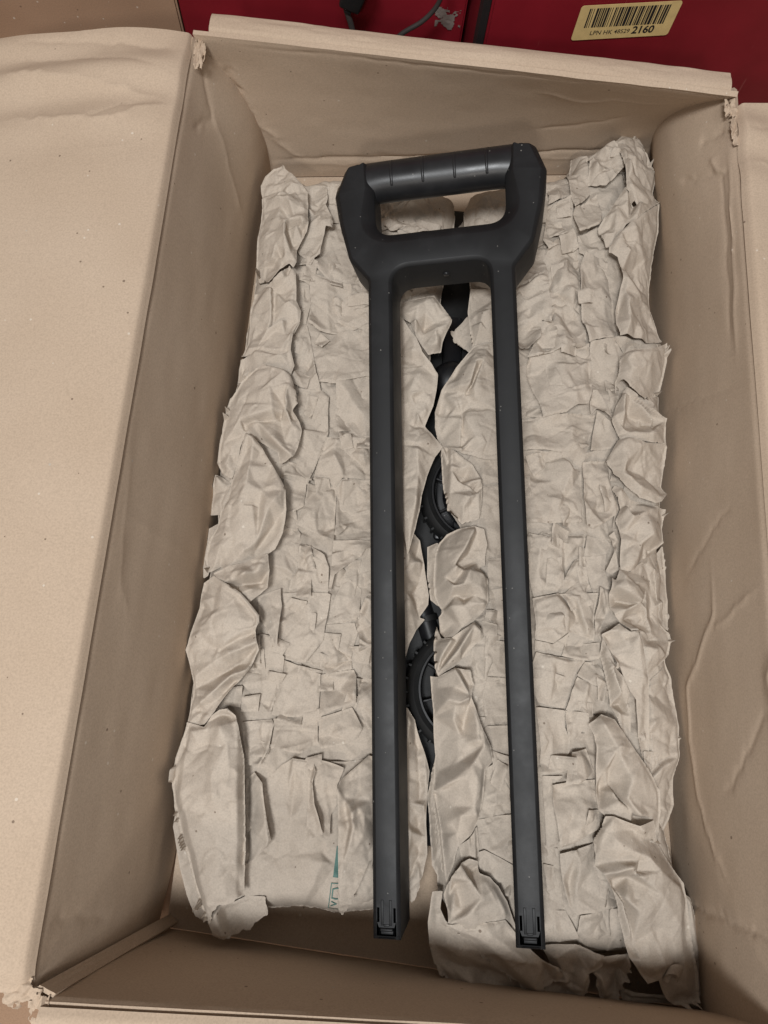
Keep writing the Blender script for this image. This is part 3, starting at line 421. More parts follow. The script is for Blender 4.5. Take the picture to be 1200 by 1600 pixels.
RIGHT_FOLDS=[
["r",[[145,2954,10],[528,3079,10],[580,2875,10],[415,2712,20],[179,2625,30]],[[[282,2965,50],[267,2683,20]]],1.0,0,0],
["r",[[681,2955,10],[888,3110,20],[948,2898,30],[892,2549,30],[718,2404,20]],[],1.0,0,0],
["r",[[939,3187,10],[1128,3315,10],[1138,3085,40],[918,2935,50]],[],0.5,0,0],
["r",[[911,2924,10],[1116,3072,10],[1144,2926,20],[1162,2672,40],[1126,2586,60],[923,2451,70],[869,2546,50]],[[[1011,2982,20],[1017,2500,70]]],0.4,0,0],
["r",[[1207,2657,10],[1388,2765,10],[1464,2547,10],[1489,2455,20],[1278,2440,30],[1224,2489,30]],[],0.5,0,0],
["r",[[921,2492,10],[1156,2611,0],[1219,2522,10],[1230,2382,10],[1209,2057,20],[1231,1770,40],[1278,1544,70],[1169,1492,90],[1067,1458,90],[826,1356,90],[744,1353,80],[866,1685,50],[945,1883,30],[917,2028,20],[922,2391,10]],[[[1002,2399,20],[1039,2244,60],[1028,2046,60],[1028,1993,20]],[[937,1864,60],[1028,1987,20],[1121,1946,60],[1170,1809,50]],[[1135,2453,10],[1089,2157,50],[1135,1954,70]],[[1003,1813,70],[951,1469,60]]],0.8,0,0],
["r",[[820,2502,10],[904,2477,30],[906,2310,50],[911,2172,60],[907,1989,60],[944,1745,80],[927,1649,80],[878,1707,70],[861,1711,70],[832,1508,60],[737,1406,60],[679,1424,40],[618,1578,20],[591,1790,20],[583,2139,20],[661,2299,20]],[[[648,2048,50],[722,1902,90],[815,1784,90],[918,1712,90]],[[724,2094,20],[801,2115,60],[897,2164,70]],[[715,2048,60],[712,1937,30]],[[698,1417,80],[724,1351,70]]],0.6,0,0],
["r",[[1265,2472,50],[1367,2449,30],[1481,2461,10],[1491,2288,10],[1545,1972,10],[1556,1889,10],[1546,1698,30],[1505,1621,60],[1347,1581,70],[1284,1544,70],[1225,1777,60],[1205,2038,50],[1218,2321,50]],[[[1273,2168,40],[1481,2281,20]],[[1413,2117,60],[1466,1817,30]]],0.35,0,0],
["r",[[1122,3565,30],[1320,3609,30],[1340,3349,40],[1303,3252,40],[1323,3118,50],[1147,2888,70],[1120,3046,60],[1110,3358,50]],[[[1289,3559,50],[1217,3271,40]]],0.4,0,0],
["r",[[1323,3601,40],[1397,3635,60],[1478,3677,80],[1546,3670,80],[1587,3573,80],[1637,3413,70],[1551,3299,50],[1461,3198,40],[1366,3222,50],[1303,3252,40]],[[[1351,3364,100],[1464,3456,40],[1507,3346,90]],[[1460,3626,110],[1492,3508,50]],[[1384,3283,90],[1521,3367,50]]],1.0,0,0],
["r",[[1162,2921,20],[1375,3098,20],[1422,2821,70],[1367,2711,90],[1179,2604,80],[1138,2820,40]],[],0.4,0,0],
["r",[[703,991,20],[867,902,40],[893,806,50],[707,870,40]],[],0.5,0,0],
["r",[[1303,1566,10],[1529,1644,10],[1624,1489,10],[1578,1441,10],[1549,1071,10],[1468,956,10],[1340,1113,10],[1312,1086,10]],[[[1308,1417,10],[1574,1436,20]],[[1367,1279,0],[1550,1295,0]]],0.35,0,0],
["r",[[763,1384,0],[1093,1502,0],[1300,1558,0],[1314,1417,10],[1296,1047,40],[1269,954,70],[1172,929,80],[1069,845,90],[877,788,90],[839,944,60],[752,1218,10]],[[[840,1242,40],[961,1331,30],[1301,1387,30]],[[860,1230,30],[868,850,80]],[[1065,1314,60],[1050,895,80]],[[1249,1348,50],[1234,979,60]]],0.4,0,0],
["r",[[720,801,10],[892,822,10],[1165,876,10],[1361,893,10],[1325,734,30],[1282,591,60],[1150,511,60],[1019,500,60],[725,498,60],[665,590,30]],[[[797,760,40],[826,531,70]],[[1147,587,70],[1291,614,30]]],0.4,0,0],
["r",[[1033,519,10],[1165,600,10],[1298,611,10],[1261,517,20],[1230,380,30],[1148,367,30]],[],0.8,0,0],
["r",[[1355,913,30],[1469,826,50],[1551,693,50],[1463,572,60],[1281,528,60]],[],0.35,0,0],
["r",[[1288,973,30],[1313,1091,40],[1346,1091,60],[1444,924,80],[1470,832,80],[1341,919,70],[1294,860,60]],[[[1351,939,40],[1445,855,90]]],0.5,0,0],
["r",[[644,503,10],[737,511,10],[1033,519,10],[1151,371,20],[1230,380,30],[1232,124,40],[1222,-89,70],[1041,-114,70],[766,-136,70],[675,-132,50]],[[[732,275,50],[866,282,10],[977,248,40]],[[1142,349,50],[1147,-84,70]],[[829,227,50],[794,-93,60]]],0.5,0,0],
["r",[[1248,520,10],[1469,596,10],[1490,500,10],[1468,458,10],[1237,438,10]],[],0.3,0,0],
["r",[[1233,440,20],[1464,471,20],[1461,305,40],[1473,230,50],[1537,60,60],[1491,-10,80],[1375,-103,90],[1295,-153,90],[1245,-116,80],[1226,112,40]],[[[1278,6,80],[1376,166,30],[1464,237,60]],[[1302,213,40],[1437,296,60]],[[1341,19,50],[1463,155,90]]],0.5,0,0],
["r",[[796,-294,20],[906,-177,20],[1253,-177,20],[1266,-211,30],[1255,-352,30],[1170,-401,30],[1026,-671,40],[845,-731,40],[809,-581,30]],[[[889,-234,50],[856,-555,50]],[[923,-494,30],[1127,-350,50]],[[1219,-211,60],[1186,-368,30]]],0.7,0,0],
["r",[[1280,-180,20],[1451,-194,20],[1488,-240,20],[1437,-329,40],[1252,-359,40]],[],0.4,0,0],
["r",[[1261,-358,10],[1442,-328,10],[1427,-470,20],[1448,-617,30],[1322,-663,30],[1279,-481,20]],[],0.4,0,0],
["r",[[1176,-396,10],[1256,-358,10],[1275,-509,30],[1274,-666,30],[1022,-678,20]],[[[1180,-425,50],[1163,-658,20]]],0.7,0,0],
["r",[[824,-740,20],[1032,-683,20],[1351,-659,20],[1321,-1043,40],[1244,-1018,40],[1108,-988,50],[983,-1089,60],[840,-1069,60]],[[[1011,-711,60],[1091,-825,70],[1124,-970,30]],[[1084,-715,20],[1192,-861,10],[1241,-1009,50]],[[1161,-700,60],[1250,-990,70]],[[844,-789,50],[860,-1042,60]]],0.5,0,0],
["r",[[1350,-616,40],[1448,-633,30],[1455,-776,20],[1396,-914,20],[1324,-1026,30]],[],0.7,0,0],
["r",[[852,-1068,10],[996,-1088,10],[1119,-994,10],[1109,-1095,10],[1081,-1173,20],[856,-1159,20]],[],0.6,0,0],
["r",[[1099,-1076,10],[1372,-1046,10],[1356,-1180,40],[1240,-1199,50],[1065,-1176,40]],[],0.5,0,0],
["r",[[859,-1158,10],[1012,-1182,10],[1263,-1194,10],[1185,-1305,30],[1082,-1574,40],[972,-1558,40],[882,-1540,40],[809,-1365,20]],[[[1004,-1190,40],[982,-1547,40]],[[1103,-1223,50],[1047,-1422,20]]],0.5,0,0],
["r",[[1263,-1204,10],[1367,-1198,20],[1440,-1410,40],[1285,-1377,50],[1190,-1314,30]],[],0.4,0,0],
["r",[[1196,-1328,10],[1298,-1380,10],[1450,-1418,10],[1436,-1584,30],[1242,-1602,40],[1092,-1617,40],[1143,-1430,20]],[[[1266,-1383,30],[1239,-1588,50]],[[1163,-1511,20],[1243,-1458,40]]],0.6,0,0],
["r",[[865,-1579,10],[900,-1577,10],[1091,-1588,10],[1095,-1712,30],[1142,-1821,40],[1142,-1877,40],[1081,-2042,50],[920,-2066,50]],[[[990,-1585,30],[996,-2053,40]],[[913,-1813,30],[1114,-1847,20]]],0.4,0,0],
["r",[[1101,-1587,10],[1259,-1596,20],[1280,-1676,30],[1210,-1770,30],[1145,-1873,30],[1110,-1744,30]],[[[1110,-1753,50],[1213,-1628,20]]],0.5,0,0],
["r",[[931,-2078,10],[1093,-2068,10],[1015,-2137,10],[1013,-2331,20],[1051,-2566,30],[960,-2572,30]],[],0.3,0,0],
["r",[[997,-2137,20],[1191,-2094,10],[1339,-2080,10],[1349,-2270,20],[1349,-2416,30],[1161,-2524,60],[1035,-2561,70],[1008,-2333,40]],[[[1044,-2176,10],[1185,-2134,30]],[[1209,-2141,30],[1237,-2296,50]]],0.35,0,0],
["r",[[1148,-1892,20],[1269,-1860,30],[1321,-2018,50],[1182,-2112,70],[1072,-2121,50],[1105,-1972,50]],[[[1176,-1888,60],[1183,-2094,70]],[[1104,-1962,70],[1081,-2111,50]]],0.6,0,0],
["r",[[970,-2583,10],[1052,-2578,10],[1074,-2771,20],[1113,-2982,20],[956,-2993,10]],[],0.3,0,0],
["r",[[1059,-2611,20],[1188,-2573,20],[1326,-2523,10],[1334,-2697,10],[1415,-2818,10],[1468,-2956,30],[1323,-2987,40],[1186,-3011,40],[1130,-2959,40],[1081,-2790,30]],[[[1179,-2577,50],[1146,-2814,0],[1157,-2960,30]],[[1203,-2650,50],[1182,-2889,40]]],0.3,0,0],
["r",[[956,-3001,10],[1120,-3001,10],[1216,-3173,20],[1006,-3209,20]],[],0.4,0,0],
["r",[[1214,-3016,10],[1480,-2956,10],[1562,-3247,30],[1296,-3265,30],[1193,-3145,20]],[[[1232,-3057,30],[1471,-3004,20]]],0.4,0,0],
["r",[[469,-429,10],[663,-404,10],[669,-656,10],[568,-655,20],[482,-627,30],[465,-527,20]],[],0.4,0,0],
["r",[[472,-687,10],[669,-646,10],[673,-1038,30],[584,-1045,40],[493,-1041,40],[377,-945,10],[471,-821,10]],[],0.4,0,0],
["r",[[518,-1088,20],[679,-1096,10],[680,-1364,30],[608,-1370,40],[482,-1368,40],[521,-1262,30]],[],0.4,0,0],
["r",[[488,-1376,10],[685,-1368,10],[712,-1656,30],[474,-1672,30],[457,-1495,10]],[],0.4,0,0],
["r",[[494,-1742,10],[717,-1722,10],[747,-2188,30],[672,-2187,40],[551,-2003,40],[538,-1898,40],[464,-1767,20]],[],0.3,0,0],
["r",[[485,-2069,10],[557,-2009,10],[679,-2192,30],[686,-2282,30],[545,-2316,40],[475,-2278,20]],[],0.5,0,0],
["r",[[446,-2418,20],[779,-2350,10],[783,-2701,20],[708,-2697,40],[489,-2608,30]],[],0.4,0,0],
["r",[[454,-2637,20],[503,-2619,10],[714,-2707,10],[785,-2817,20],[600,-2834,30],[477,-2766,20]],[],0.4,0,0],
["a",[[1799,-400,480],[1990,-168,420],[2026,-419,380],[2034,-637,380],[2016,-893,400],[1867,-823,480]],[[[1849,-538,520],[1921,-759,420]]],0.4,0,0],
["a",[[1742,-1289,560],[1954,-1115,440],[2020,-1273,420],[2044,-1474,420],[2060,-1652,440],[2038,-1879,480],[2003,-2032,440],[2004,-2236,420],[1951,-2349,440],[1906,-2428,420],[1785,-2341,540],[1745,-2157,580],[1722,-1972,600],[1727,-1738,580]],[[[1731,-1698,660],[1780,-1637,680],[1866,-1604,620],[2023,-1658,500]],[[1862,-1802,540],[1864,-1719,580],[2017,-1673,500]],[[1712,-2086,680],[1832,-1961,660],[2006,-1883,540]],[[1781,-1996,540],[1884,-1895,540]],[[1841,-2182,500],[1954,-1988,500]],[[1768,-2194,640],[1838,-2290,560]]],0.4,0,1],
["a",[[2045,-2856,440],[2098,-2884,440],[2140,-3008,420],[2191,-3269,400],[2245,-3525,380],[2232,-3599,360],[2163,-3631,360],[2031,-3604,400],[2086,-3472,440],[2054,-3095,440]],[[[2079,-2907,500],[2136,-3213,460],[2179,-3515,420]]],0.3,0,0],
["a",[[89,-2305,300],[109,-2140,320],[148,-1982,360],[164,-2260,420],[226,-2540,420],[268,-2828,420],[220,-2900,360],[151,-2787,320],[128,-2564,300]],[[[117,-2154,440],[119,-2321,400],[181,-2675,440]],[[177,-2759,340],[212,-2676,420]]],0.5,0,0],
["a",[[254,1882,420],[206,1826,360],[146,1765,340],[102,1739,320],[136,1643,320],[221,1585,320],[291,1536,340],[333,1618,460]],[],0.5,1,0],
["a",[[239,2047,580],[382,2049,600],[586,2049,600],[598,1504,600],[349,1483,560],[287,1454,520],[249,1631,540],[225,1822,540]],[[[261,1822,600],[340,1740,720],[464,1812,660]],[[300,1782,620],[299,1487,580]]],0.5,0,0],
["a",[[-5,-308,280],[76,-280,380],[167,-570,440],[185,-856,400],[97,-804,320],[45,-759,280],[8,-551,270]],[[[35,-350,380],[79,-752,360]]],0.6,0,0],
["a",[[1521,1632,640],[1533,1639,720],[1618,1635,720],[1785,1615,600],[1954,1665,560],[1972,1600,540],[1798,1535,560],[1639,1510,580]],[],0.4,0,0],
["a",[[1555,3700,680],[1668,3875,600],[1823,3883,560],[1931,3742,520],[1985,3569,500],[2013,3461,500],[1958,3247,540],[2025,3174,540],[1906,3010,680],[1728,2930,820],[1598,3064,860],[1597,3240,840],[1573,3538,740]],[[[1643,3769,680],[1634,3361,860],[1603,3096,880]],[[1701,3457,800],[1783,3228,700],[1923,3247,580]],[[1599,3496,800],[1641,3363,760]]],0.5,0,1],
["a",[[1594,3093,840],[1729,2951,820],[2006,3127,580],[1850,2943,740],[1678,2738,860],[1593,2692,820],[1536,2582,760],[1471,2495,740],[1438,2500,700],[1380,2629,700],[1369,2696,700],[1410,2780,740],[1506,2938,780]],[[[1596,3008,860],[1707,2969,660],[1629,2774,760]],[[1916,3069,660],[1839,3109,580],[1695,3134,700]],[[1405,2593,800],[1475,2692,720]],[[1494,2808,840],[1493,2602,800]]],0.5,0,0],
["a",[[1989,3101,620],[1991,3025,580],[2003,2844,520],[1959,2609,520],[1928,2475,540],[1920,2276,500],[1910,2147,500],[1910,2008,520],[1964,1836,520],[1992,1679,540],[1821,1616,640],[1667,1610,740],[1539,1601,780],[1509,1721,760],[1513,1860,740],[1536,2029,780],[1553,2115,800],[1550,2257,800],[1525,2373,780],[1450,2425,780],[1450,2471,800],[1529,2595,860],[1640,2712,880],[1785,2861,820]],[[[1569,2253,780],[1731,2348,620],[1803,2214,580],[1884,2125,520]],[[1562,2141,840],[1644,2092,800],[1735,2029,740],[1867,1982,580]],[[1579,1901,840],[1603,1716,840],[1580,1601,820]],[[1544,1854,700],[1576,2033,780]],[[1724,1819,680],[1752,1599,740]],[[1620,2420,840],[1784,2454,720]]],0.45,0,1],
["a",[[1547,1384,700],[1571,1436,760],[1632,1447,820],[1818,1497,780],[2001,1632,640],[2026,1484,540],[2008,1379,520],[1969,1197,500],[1878,1088,560],[1709,1071,740],[1599,1111,800],[1547,1193,780],[1524,1160,720],[1514,1045,680],[1512,1187,660]],[[[1567,1402,800],[1616,1240,820],[1597,1119,820]],[[1511,1230,760],[1563,1154,840]],[[1778,1385,800],[1785,1193,700]]],0.4,0,1],
["a",[[1453,442,620],[1462,305,620],[1578,265,600],[1713,179,600],[1744,216,620],[1592,310,640],[1489,392,640]],[],0.3,0,0],
["a",[[1588,1116,800],[1669,1016,840],[1793,981,760],[1995,926,580],[1989,774,540],[1983,689,560],[1824,652,700],[1655,641,780],[1527,638,760],[1515,681,720],[1464,830,700],[1503,949,720],[1552,1066,760]],[[[1555,1036,840],[1546,872,840],[1547,727,800]],[[1617,1018,760],[1790,966,600],[1853,834,600]],[[1624,896,660],[1766,852,580],[1847,816,600]],[[1696,940,820],[1825,851,740],[1805,735,780],[1974,904,600]],[[1513,662,740],[1595,697,800],[1793,722,780]],[[1469,833,780],[1562,745,760]]],0.45,0,1],
["a",[[1503,628,780],[1586,648,820],[1736,620,780],[1967,696,600],[1997,673,540],[1989,527,520],[1954,320,520],[1984,247,560],[1895,149,660],[1834,121,700],[1677,141,760],[1546,240,760],[1474,324,740],[1422,404,740],[1412,442,740],[1443,506,760]],[[[1413,395,780],[1518,317,840],[1655,225,820],[1893,187,680]],[[1513,584,840],[1547,419,840],[1523,328,840]],[[1781,343,620],[1844,514,640],[1920,639,600]],[[1583,383,740],[1770,342,620],[1905,275,580]],[[1672,556,800],[1765,340,660]]],0.45,0,1],
["a",[[1441,-184,660],[1480,-147,700],[1521,-225,700],[1479,-317,740],[1509,-468,720],[1455,-506,680],[1410,-480,660],[1457,-369,680],[1482,-272,660]],[[[1432,-230,760],[1509,-216,660],[1452,-371,740]]],0.8,0,0],
["a",[[1460,202,700],[1480,236,720],[1531,217,740],[1612,131,720],[1715,123,660],[1894,115,620],[1971,110,540],[1961,36,520],[1940,-67,520],[1939,-182,540],[1791,-324,640],[1755,-385,660],[1624,-469,720],[1598,-482,720],[1505,-486,760],[1504,-367,740],[1510,-239,760],[1510,-150,720],[1489,-60,680],[1534,53,680]],[[[1529,200,760],[1564,38,840],[1599,-40,840],[1765,-171,780],[1917,-182,580]],[[1489,158,780],[1584,35,660],[1615,164,700]],[[1495,-234,800],[1685,-246,780],[1588,-475,760]],[[1724,-242,680],[1745,-326,580],[1875,-225,560]],[[1645,-68,760],[1552,-173,720]],[[1735,25,740],[1879,-14,620]]],0.45,0,1],
["a",[[1502,-451,740],[1582,-491,760],[1710,-381,680],[1777,-424,600],[1817,-521,560],[1847,-675,540],[1851,-787,560],[1918,-866,520],[1973,-922,500],[1986,-978,500],[1961,-1098,500],[1840,-1213,580],[1744,-1311,620],[1697,-1209,680],[1670,-1066,720],[1647,-958,760],[1579,-960,740],[1503,-886,700],[1461,-841,720],[1433,-780,700],[1423,-655,720],[1434,-529,740],[1455,-576,780]],[[[1419,-553,780],[1448,-622,840],[1540,-669,860],[1674,-715,800],[1542,-793,780],[1457,-836,760]],[[1506,-709,600],[1622,-732,640],[1722,-704,640]],[[1443,-853,800],[1541,-944,840],[1624,-946,820]],[[1601,-834,620],[1714,-792,640],[1758,-901,640]],[[1493,-470,780],[1510,-567,840],[1794,-593,600]],[[1760,-569,660],[1722,-764,740],[1773,-957,700]],[[1677,-1067,740],[1793,-1079,740],[1958,-1005,540]],[[1745,-1004,640],[1856,-994,620]],[[1515,-531,840],[1691,-499,680]]],0.45,0,1],
["a",[[1378,-991,660],[1400,-1087,740],[1443,-1233,780],[1506,-1301,780],[1568,-1438,740],[1581,-1603,720],[1603,-1763,640],[1577,-1794,600],[1476,-1610,640],[1438,-1532,640],[1424,-1412,640],[1381,-1229,640],[1358,-1155,620]],[[[1414,-1254,860],[1489,-1422,820],[1554,-1511,760]],[[1449,-1272,620],[1523,-1511,600],[1587,-1497,620]],[[1483,-1586,760],[1546,-1747,660]],[[1381,-1136,720],[1440,-1421,680]]],0.45,0,0],
["a",[[1357,-994,720],[1420,-959,760],[1494,-902,740],[1556,-968,800],[1616,-958,840],[1664,-1073,800],[1695,-1214,760],[1727,-1306,700],[1742,-1497,660],[1746,-1735,620],[1746,-1944,580],[1690,-1890,600],[1643,-1740,680],[1619,-1473,720],[1568,-1414,740],[1521,-1322,740],[1480,-1229,760],[1452,-1264,740],[1431,-1132,720]],[[[1353,-1008,760],[1396,-1104,820],[1446,-1217,840]],[[1459,-1220,820],[1546,-1394,800],[1612,-1469,740]],[[1485,-1187,720],[1553,-1081,800],[1608,-976,860]],[[1605,-988,880],[1656,-1266,780],[1669,-1597,700]],[[1415,-1008,700],[1483,-966,820]]],0.45,0,0],
["a",[[1253,-1677,680],[1340,-1600,720],[1440,-1631,740],[1505,-1724,760],[1561,-1803,760],[1666,-1931,720],[1747,-2038,680],[1817,-2127,600],[1833,-2286,560],[1831,-2428,540],[1793,-2500,580],[1670,-2464,660],[1561,-2377,700],[1442,-2354,700],[1371,-2323,700],[1325,-2288,680],[1318,-2128,680],[1310,-1947,680],[1302,-1786,680]],[[[1287,-1789,740],[1366,-1958,800],[1419,-2155,800],[1456,-2205,800],[1596,-2297,800],[1743,-2325,680]],[[1324,-1620,780],[1334,-1674,820],[1293,-1780,720]],[[1364,-2155,600],[1419,-2103,640],[1464,-2193,620],[1600,-2308,600]],[[1503,-2180,840],[1539,-2056,840],[1425,-1840,840]],[[1410,-1976,700],[1351,-2011,700]],[[1647,-2147,740],[1767,-2249,640]]],0.4,0,1],
["a",[[1331,-2397,660],[1350,-2317,760],[1400,-2310,820],[1594,-2366,800],[1739,-2332,700],[1807,-2504,580],[1903,-2643,560],[2008,-2767,520],[2031,-2905,520],[2067,-3163,500],[2105,-3376,480],[2115,-3559,460],[1921,-3578,480],[1850,-3534,540],[1775,-3399,620],[1683,-3418,640],[1630,-3360,640],[1539,-3249,680],[1505,-3145,680],[1462,-2983,680],[1411,-2794,700],[1302,-2668,680],[1285,-2497,680]],[[[1342,-2303,840],[1331,-2420,800],[1281,-2504,720]],[[1472,-2325,840],[1553,-2397,720],[1695,-2469,680],[1785,-2502,600]],[[1273,-2646,740],[1331,-2703,800],[1409,-2678,840],[1502,-2629,900],[1673,-2579,820],[1804,-2551,620]],[[1426,-2755,660],[1530,-2724,700],[1581,-2679,740]],[[1534,-2659,840],[1549,-2687,880],[1475,-2843,840],[1579,-2928,800]],[[1571,-2690,860],[1748,-2658,800],[1976,-2770,560]],[[1475,-2884,800],[1523,-3042,760],[1609,-3255,700]],[[1441,-2813,640],[1508,-2932,620],[1589,-3224,600]],[[1760,-2820,780],[1739,-3051,680],[1831,-3388,620]],[[1935,-2781,660],[1942,-3050,640],[2012,-3465,540]],[[1317,-2531,780],[1535,-2533,820]],[[1423,-2616,740],[1603,-2602,760]]],0.4,0,0],
["a",[[1555,-3513,460],[1589,-3621,400],[1717,-3615,400],[1955,-3603,400],[2154,-3617,380],[2236,-3611,360],[2217,-3520,400],[2106,-3537,440],[1845,-3546,440],[1664,-3541,420]],[[[1624,-3563,460],[2081,-3567,440]]],0.5,0,0],
["a",[[123,-3146,480],[142,-3292,460],[188,-3424,440],[274,-3508,420],[374,-3596,400],[471,-3606,380],[683,-3607,380],[919,-3628,380],[950,-3579,440],[739,-3448,540],[492,-3281,600],[347,-3161,620],[239,-3105,620],[202,-3038,560],[215,-2919,560],[143,-2936,500]],[[[146,-3290,500],[263,-3273,600],[479,-3354,560]],[[240,-3395,460],[475,-3424,460],[716,-3541,440]],[[406,-3544,480],[444,-3498,520],[525,-3528,460]]],0.5,1,1],
["a",[[939,-3240,560],[1021,-3217,600],[1178,-3203,620],[1316,-3249,620],[1385,-3265,620],[1377,-3337,600],[1291,-3388,580],[1291,-3507,520],[1288,-3599,440],[1143,-3596,420],[1026,-3610,420],[946,-3606,420],[967,-3481,460],[1026,-3384,500]],[[[1039,-3308,620],[1167,-3500,500]],[[1225,-3259,540],[1201,-3526,540]]],0.6,1,0],
["a",[[1378,-3272,640],[1464,-3250,660],[1556,-3241,660],[1592,-3340,620],[1596,-3441,580],[1542,-3466,560],[1547,-3552,480],[1503,-3626,400],[1396,-3573,440],[1347,-3444,520],[1319,-3378,580]],[[[1411,-3373,500],[1541,-3375,440],[1587,-3423,480]],[[1374,-3424,580],[1423,-3548,500]],[[1530,-3471,400],[1524,-3550,440]]],0.5,1,0],
["a",[[600,1578,580],[411,1495,620],[341,1486,600],[286,1471,560],[145,1278,520],[27,1055,500],[-18,852,480],[-10,713,470],[25,601,460],[57,518,500],[207,452,620],[423,406,640],[617,406,620],[601,1124,620]],[[[283,1420,620],[301,1280,740],[245,1043,760],[155,877,680],[73,794,580],[25,554,520]],[[341,1261,640],[287,1093,600],[231,1006,580]],[[358,1287,760],[287,1039,740]],[[222,1002,640],[306,946,740],[532,990,700]],[[117,866,560],[204,819,620],[209,571,580]],[[224,760,720],[318,588,740]],[[205,756,700],[205,468,700]],[[296,937,640],[508,841,700]]],0.5,0,1],
["a",[[23,608,470],[51,537,540],[122,483,640],[303,328,720],[367,216,740],[387,147,700],[382,-18,700],[371,-122,660],[310,-144,620],[240,-161,560],[216,-137,500],[123,-44,480],[89,137,470],[71,279,470],[53,452,470]],[[[50,503,600],[119,285,720],[203,207,640],[311,107,720]],[[97,489,540],[128,89,640],[234,-41,740],[282,-26,700]],[[181,190,720],[279,170,740]],[[223,216,580],[307,133,580],[346,96,640]],[[361,186,780],[274,26,800],[241,-144,620]],[[351,77,740],[364,-79,720]],[[122,-11,600],[212,-130,560]]],0.5,0,1],
["a",[[68,-321,460],[129,-243,500],[212,-207,580],[338,-189,680],[410,-215,720],[440,-340,720],[429,-437,680],[435,-506,660],[384,-531,660],[452,-622,700],[462,-800,700],[427,-881,680],[351,-964,700],[265,-1018,680],[203,-1093,640],[159,-1118,600],[111,-1058,520],[97,-928,500],[131,-879,500],[91,-819,460],[51,-743,460],[40,-637,460],[39,-508,460],[45,-410,460]],[[[326,-232,760],[239,-425,800],[176,-545,780],[109,-625,660]],[[359,-247,660],[297,-420,600],[213,-505,620]],[[189,-553,800],[289,-583,840],[406,-594,780],[441,-681,740]],[[261,-551,660],[186,-668,640],[140,-857,500]],[[175,-711,800],[243,-698,840],[306,-694,820],[375,-701,800]],[[207,-762,660],[281,-786,620],[347,-764,740]],[[159,-858,740],[259,-857,780],[421,-827,760]],[[86,-394,600],[71,-652,560]],[[388,-330,660],[367,-491,660]]],0.4,0,1],
["a",[[84,-991,460],[123,-1101,560],[186,-1101,660],[263,-1040,700],[349,-974,740],[407,-1027,760],[423,-1097,740],[381,-1131,700],[317,-1202,680],[268,-1268,660],[218,-1319,640],[157,-1359,580],[114,-1408,500],[84,-1333,460],[66,-1157,460]],[[[180,-1119,740],[117,-1244,660],[98,-1381,540]],[[238,-1119,620],[168,-1242,540],[130,-1317,500]],[[340,-997,800],[243,-1174,800],[161,-1294,720],[124,-1343,600]],[[396,-1047,800],[335,-1132,680],[279,-1232,640]]],0.4,0,1],
["a",[[310,-2606,600],[398,-2528,620],[439,-2455,620],[463,-2704,580],[398,-2691,600],[349,-2736,560]],[[[380,-2525,700],[395,-2672,640]],[[414,-2495,660],[433,-2678,640]]],0.5,0,0],
["a",[[52,-1395,460],[106,-1401,560],[222,-1326,680],[335,-1340,720],[372,-1447,700],[347,-1534,720],[381,-1612,740],[435,-1761,760],[510,-1894,740],[530,-1985,720],[470,-2060,720],[458,-2266,720],[446,-2345,720],[428,-2423,700],[385,-2512,700],[294,-2595,700],[277,-2718,660],[234,-2867,540],[211,-2703,520],[186,-2531,500],[117,-2248,480],[124,-1987,480],[96,-1702,470],[75,-1557,460]],[[[211,-1341,760],[263,-1434,800],[334,-1526,740]],[[260,-1332,660],[337,-1447,640]],[[334,-1352,760],[372,-1440,640]],[[110,-1416,580],[220,-1467,700],[326,-1541,760]],[[329,-1542,800],[246,-1590,820],[168,-1575,760],[108,-1485,580]],[[230,-1608,740],[225,-1716,740],[279,-1815,660],[333,-1875,700],[430,-1861,780]],[[336,-1601,680],[313,-1781,620]],[[382,-1691,800],[406,-1840,800]],[[447,-1877,820],[357,-2021,820],[199,-2171,720],[119,-2247,540]],[[407,-1921,700],[273,-2023,660],[151,-2098,540]],[[316,-2100,800],[396,-2108,800],[392,-2307,780]],[[211,-2209,640],[252,-2329,660],[283,-2494,720]],[[179,-2451,600],[292,-2377,780],[408,-2358,780]],[[226,-2552,640],[259,-2704,620]]],0.35,0,1],
["a",[[216,-2936,560],[233,-2855,620],[249,-2792,680],[314,-2705,720],[377,-2667,720],[442,-2684,700],[457,-2763,680],[532,-2784,680],[598,-2843,660],[669,-2944,640],[727,-3079,620],[795,-3238,580],[667,-3249,640],[452,-3168,680],[240,-3134,620],[246,-3031,580]],[[[250,-2792,740],[247,-2934,640],[256,-3048,680]],[[306,-2703,800],[407,-2811,600],[449,-2720,640]],[[333,-2706,660],[415,-2775,540],[450,-2722,580]],[[293,-2852,620],[267,-2972,740],[240,-3106,680]],[[242,-3105,700],[359,-3014,800],[639,-2998,700]],[[389,-2801,760],[457,-2892,780],[341,-3011,680]],[[549,-2858,720],[654,-3068,680]]],0.4,0,0],
["a",[[219,-3103,700],[416,-3078,740],[650,-3055,700],[780,-3186,640],[930,-3307,600],[1060,-3359,580],[1102,-3417,580],[1057,-3454,560],[970,-3497,540],[989,-3531,520],[974,-3622,440],[941,-3616,440],[743,-3466,520],[497,-3307,580],[348,-3189,620]],[[[227,-3100,740],[510,-3201,740],[890,-3502,600]],[[308,-3125,720],[545,-3149,780],[791,-3298,700]],[[914,-3303,660],[1043,-3362,640]],[[969,-3375,540],[1025,-3446,540]]],0.4,1,0]]

